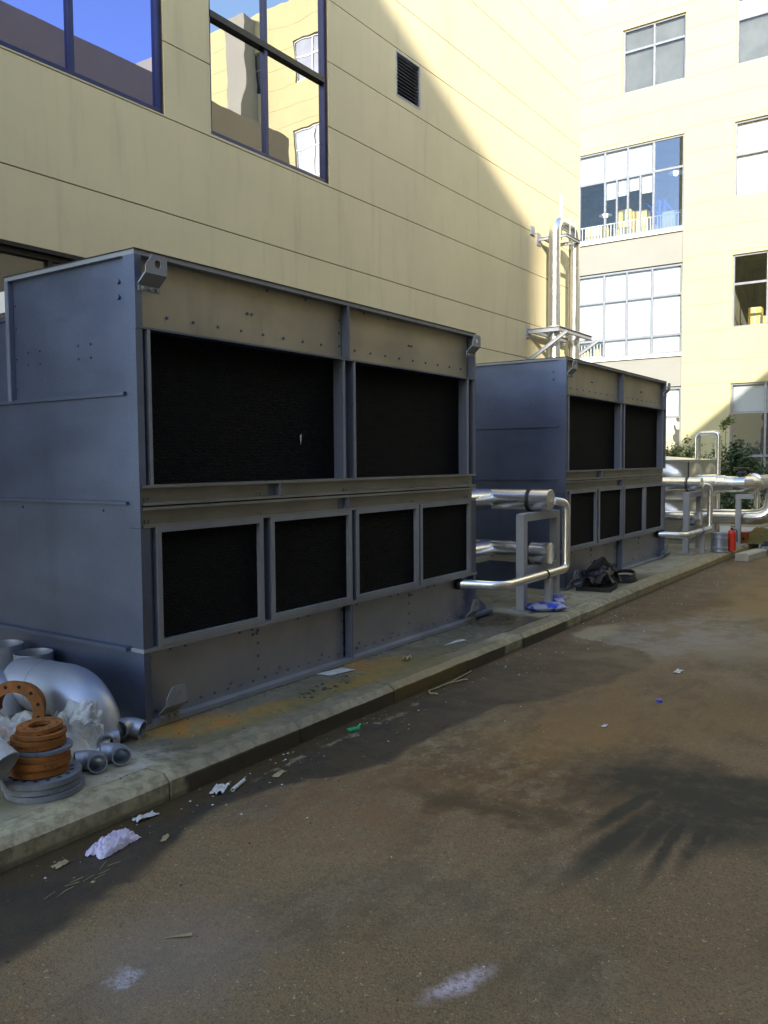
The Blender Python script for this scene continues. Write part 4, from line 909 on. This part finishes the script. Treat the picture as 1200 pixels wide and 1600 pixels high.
# small elbows
def small_elbow(loc, rz, lab, r_=.05, Rb=.07, tilt=0, nm='small_pipe_elbow'):
    a = arc((0, 0, 0), (Rb, 0, 0), (0, Rb, 0), 7); pth = [a[0]+Vector((0, -.03, 0))]+a+[a[-1]+Vector((-.03, 0, 0))]
    return single(MB().tube(pth, r_, 24, inner=.86), nm, 'galv_pipe', lab, 'pipe elbow', loc, (tilt, 0, rz), 'pipe elbows in the scrap heap')
small_elbow((.29, -.645, .055), R(62), 'small galvanised elbow with its dark mouth facing out, next to the flange stack')
small_elbow((.30, -.50, .055), R(58), 'small galvanised elbow with dark mouth, nearest the bare slab', )
small_elbow((.12, -.31, .052), R(160), 'small grey elbow with a yellow mark behind the two open ones', .05, .06)
small_elbow((.09, -.17, .06), R(115), 'pale small elbow touching the corner of the nearer tower', .055, .07, R(15))
single(MB().tube(fillet([(-.35, -.25, .42), (-.05, -.1, .30), (.12, .02, .14)], .18), [.12]*3+[.125]*5+[.13], 26, inner=.93), 'wide_pipe_end', 'white_pipe', 'wide pale pipe mouth cut off by the left edge of the photo', 'pipe', (.22, -1.13, .03), (0, R(0), R(-15)))
# plastic sheets
single(crumple(.42, .34, .10, 2, drape=lambda x, y: max(0, .20-1.1*abs(x+.02)-.35*max(0, -y))), 'plastic_sheet', 'film', 'crumpled milky plastic sheet draped over the foot of the large elbow', 'plastic sheet', (-.02, -.50, .01), (0, 0, R(35)), 'plastic sheets in the scrap heap')
single(crumple(.26, .20, .07, 8, drape=lambda x, y: .10-1.1*abs(y)*.5), 'plastic_sheet', 'film', 'crumpled white plastic sheet in front of the upright orange flange', 'plastic sheet', (-.03, -.86, .16), (R(10), R(10), R(10)), 'plastic sheets in the scrap heap')
single(crumple(.16, .20, .06, 12, drape=lambda x, y: .12-.6*abs(x)), 'plastic_sheet', 'film', 'yellowed plastic sheet lying against the large elbow', 'plastic sheet', (.02, -.46, .12), (R(20), R(20), R(60)), 'plastic sheets in the scrap heap')

# ------------------------------------------------------------------ litter
def flat_bit(poly, mat, lab, loc, rz=0, nm='litter_scrap', th=.003, cat='litter', curl=.008):
    P = [Vector((x, y, .001+curl*((x*37) % 1)*.5)) for x, y in poly]
    return single(MB().prism(P, (0, 0, 0), (0, 0, th)), nm, mat, lab, cat, loc, (0, 0, rz))
lb_ = single(crumple(.12, .24, .045, 21, 34, bag=1), 'plastic_bag', 'lilac', 'crumpled lilac plastic bag on the road below the kerb', 'plastic bag', (.86, -.90, -.130), (0, 0, R(10)))
single(crumple(.05, .12, .02, 31, 14), 'plastic_wrap', 'paper', 'flat greyish plastic wrap against the kerb past the lilac bag', 'litter', (.74, -.62, -.130), (0, 0, R(-5)))
single(crumple(.07, .12, .02, 41, 12), 'plastic_cup', 'paper', 'clear squashed wrapper beside the rolled white paper', 'litter', (.79, -.17, -.130), (0, 0, R(30)))
single(MB().tube([(0, -.07, .012), (0, .07, .012)], .011, 8, inner=.8), 'paper_roll', 'paper', 'rolled white paper tube lying in the gutter', 'litter', (.84, -.08, -.130), (0, 0, R(18)))
flat_bit([(-.02, -.05), (.02, -.045), (.018, .04), (-.005, .055), (-.02, .02)], 'leafdry', 'pale curled strip lying on the damp road', (.897, .178, -.130), .3)
single(crumple(.04, .08, .012, 51, 10), 'dry_leaf', 'leafdry', 'yellowish dry leaf below the lilac bag', 'leaf', (.82, -1.14, -.130), (0, 0, R(10)))
single(crumple(.025, .07, .008, 52, 8), 'dry_leaf', 'leafdry', 'thin dry leaf on the damp patch right of the lilac bag', 'leaf', (1.0, -.72, -.130), (0, 0, R(30)))
g = MB().prism([(-.02, -.04, 0), (.02, -.035, 0), (.025, .03, 0), (.0, .05, 0), (-.015, .02, 0)], (0, 0, .002), (0, 0, .012)).tube([(.0, .03, .01), (.0, .055, .03)], .008, 6)
single(g, 'green_scrap', 'green_plastic', 'small bright green plastic piece in the gutter', 'litter', (.78, 1.03, -.130), (0, 0, R(-20)))
flat_bit([(-.05, -.14), (.06, -.09), (.05, .16), (-.06, .11)], 'paper', 'white paper sheet against the base of the nearer tower', (.085, 1.72, .002), R(-16), 'paper_sheet', cat='paper')
flat_bit([(-.015, -.16), (.04, .12), (.0, .16), (-.03, .08)], 'paper', 'torn white paper strip on the wet slab by the far corner', (.33, 3.13, .002), R(0), 'paper_strip', cat='paper')
flat_bit([(0, -.02), (.05, .065), (.03, .075)], 'leafdry', 'pale triangular paper scrap alone on the dry road', (1.64, -1.25, -.129), R(-20))
single(crumple(.05, .07, .04, 61, 10), 'orange_wrapper', 'leafdry', 'crumpled amber wrapper on the slab edge beside the rust stain', 'litter', (.33, 2.35, .002), (0, 0, 0))
single(MB().lathe([(0, 0), (.02, 0), (.02, .02), (0, .022)], n=14), 'bottle_cap', 'blue_plastic', 'blue bottle cap on the open road', 'bottle cap', (2.233, 2.728, -.130))
single(crumple(.05, .13, .008, 71, 10), 'white_wrapper', 'paper', 'flat white wrapper on the open road, farther than the blue cap', 'litter', (2.108, 3.67, -.130))
single(crumple(.03, .06, .008, 72, 8), 'white_chip', 'paper', 'small white scrap on the road nearer than the blue cap', 'litter', (2.104, 1.983, -.130))
flat_bit([(-.012, -.02), (.01, -.02), (.008, .045)], 'teal_plastic', 'teal plastic fragment on the slab near the header posts', (.42, 4.45, .002))
flat_bit([(-.012, -.03), (.01, -.02), (.008, .035)], 'teal_plastic', 'teal plastic fragment on the road under the kerb', (.88, 3.0, -.129))
tw = MB()
for (a, b, c_) in (((.72, 2.05), (.74, 2.35), (.70, 2.75)), ((.74, 2.35), (.78, 2.45), (.80, 2.5)), ((.72, 2.05), (.76, 2.0), (.82, 2.02))): tw.tube([(a[0], a[1], -.122), (b[0], b[1], -.118), (c_[0], c_[1], -.12)], .006, 6)
single(tw, 'fallen_twig', 'leafdry', 'long pale forked twig lying along the kerb', 'twig')
tw = MB()
for k in range(10):
    y = -1.35+k*.035; x = 1.02+.1*math.sin(k*1.3)*.3; tw.tube([(x, y, -.127), (x+random.uniform(-.03, .03), y+.05, -.121)], .0016, 4)
tw.build('straw_wisps', 'leafdry', kind='stuff')
# nameless grit: chips and pebbles nobody could count
random.seed(11); gr = MB(); gw = MB(); gd = MB()
def chip(mb, x, y, z, s_):
    a = random.uniform(0, 6.28); pts_ = [(x+s_*math.cos(a+k*1.57)*random.uniform(.5, 1.2), y+s_*math.sin(a+k*1.57)*random.uniform(.5, 1.5), z) for k in range(4)]
    h_ = s_*random.uniform(.2, .7); mb.add(pts_+[(x, y, z+h_)], [(0, 1, 4), (1, 2, 4), (2, 3, 4), (3, 0, 4)])
for k in range(900):
    y = random.uniform(-3, 14); x = .69+abs(random.gauss(0, .28)); chip(random.choice((gr, gr, gd, gw) if y > 3 else (gr, gd, gd, gr, gw)), x, y, -.1295, random.uniform(.003, .010))
for k in range(700): chip(random.choice((gr, gd)), random.uniform(.8, 5), random.uniform(-3, 12), -.1295, random.uniform(.002, .006))
for k in range(320): chip(random.choice((gr, gd)), random.uniform(.02, .6), random.uniform(-.6, 12), .001, random.uniform(.003, .009))
for k in range(18): chip(gw, random.uniform(1.0, 4), random.uniform(-2, 10), -.1295, random.uniform(.004, .010))
for k in range(26): chip(gd, .28+random.gauss(0, .05), 1.35+random.gauss(0, .16), .001, random.uniform(.008, .022))
for mb, m_, nm in ((gr, 'leafdry', 'tan_grit'), (gw, 'paper', 'white_chips'), (gd, 'black', 'dark_grit')): mb.build(nm, m_, kind='stuff')

# ------------------------------------------------------------------ shrubs
def shrub(name, lab, base, blobs, nl, size, mat, twigs=8, grp='shrubs along the pale block', seed=1):
    rnd = random.Random(seed); T = thing(name, lab, 'shrub', base, 0, grp); lf = MB()
    for (cx, cy, cz, rx, ry, rz, k) in blobs:
        cl_ = [(rnd.gauss(0, .5), rnd.gauss(0, .5), rnd.gauss(0, .5)) for _ in range(max(5, k//38))]
        for i in range(k):
            q = rnd.choice(cl_); s_ = .20
            p = Vector((cx+rx*(q[0]+rnd.gauss(0, s_)), cy+ry*(q[1]+rnd.gauss(0, s_)), cz+rz*(q[2]+rnd.gauss(0, s_))))
            d1 = Vector((rnd.gauss(0, 1), rnd.gauss(0, 1), rnd.gauss(0, .6))).normalized(); d2 = d1.cross(Vector((rnd.gauss(0, 1), rnd.gauss(0, 1), rnd.gauss(0, 1)))).normalized()
            a = size*rnd.uniform(.6, 1.3); b = a*.42
            if p.z < .02: continue
            lf.add([p-d1*a, p+d2*b, p+d1*a, p-d2*b], [(0, 1, 2, 3)])
    lf.build('foliage', mat, T)
    tm = MB()
    for k in range(twigs):
        bq = rnd.choice(blobs); e = (bq[0]+rnd.gauss(0, bq[3]*.5), bq[1]+rnd.gauss(0, bq[4]*.4), bq[2]+rnd.gauss(0, bq[5]*.5))
        tm.tube([(bq[0]*.3+rnd.uniform(-.1, .1), rnd.uniform(-.1, .1), 0), (e[0]*.6, e[1]*.6, e[2]*.5), e], [.02, .012, .005], 5)
    tm.build('stems', 'bark', T)
shrub('dense_shrub', 'dense dark green shrub in front of the brown ground floor window', (-1.1, 21, 0), [(0, 0, 1.45, .42, .4, .48, 2300), (.2, 0, 1.0, .42, .4, .5, 1400), (-.35, 0, 1.0, .3, .5, .7, 900), (-.25, -.1, .5, .6, .5, .4, 900)], 0, .055, 'leaf', 10, seed=3)
shrub('wispy_shrub', 'pale wispy sapling with sparse leaves left of the dense shrub', (-1.45, 20.8, 0), [(.1, 0, 2.6, .18, .15, .28, 150), (-.1, 0, 2.1, .18, .2, .4, 130), (.0, 0, 1.5, .2, .2, .4, 120)], 0, .05, 'leaf_light', 8, seed=4)
shrub('wispy_shrub', 'light green sparse bush showing above the tank lid', (-2.55, 20.4, 0), [(.35, 0, 1.75, .35, .3, .35, 420), (-.3, 0, 1.8, .35, .3, .35, 380), (-.05, 0, 1.5, .6, .3, .3, 500)], 0, .05, 'leaf_light', 12, seed=5)
shrub('wispy_shrub', 'yellow green leafy bush peeking out at the farther tower corner', (-3.15, 20.2, 0), [(0, 0, 1.8, .28, .3, .4, 380), (.1, 0, 1.3, .4, .3, .4, 300)], 0, .055, 'leaf_light', 8, seed=6)
shrub('dense_shrub', 'dark green shrub cut off by the right edge of the photo', (-.2, 20.6, 0), [(0, 0, 1.0, .4, .4, .7, 1500), (.3, 0, .8, .5, .4, .6, 800)], 0, .055, 'leaf', 8, seed=8)
shrub('low_hedge', 'low trimmed hedge between the thick main and the return pipe', (-1.1, 19.6, 0), [(-.4, 0, .40, .45, .3, .30, 1000), (.4, 0, .42, .45, .3, .30, 1000)], 0, .05, 'leaf', 4, seed=9)
shrub('low_hedge', 'scruffy low planting behind the tank at ground level', (-3.2, 19.5, 0), [(0, 0, .4, .8, .4, .4, 900)], 0, .05, 'leaf', 4, seed=10)
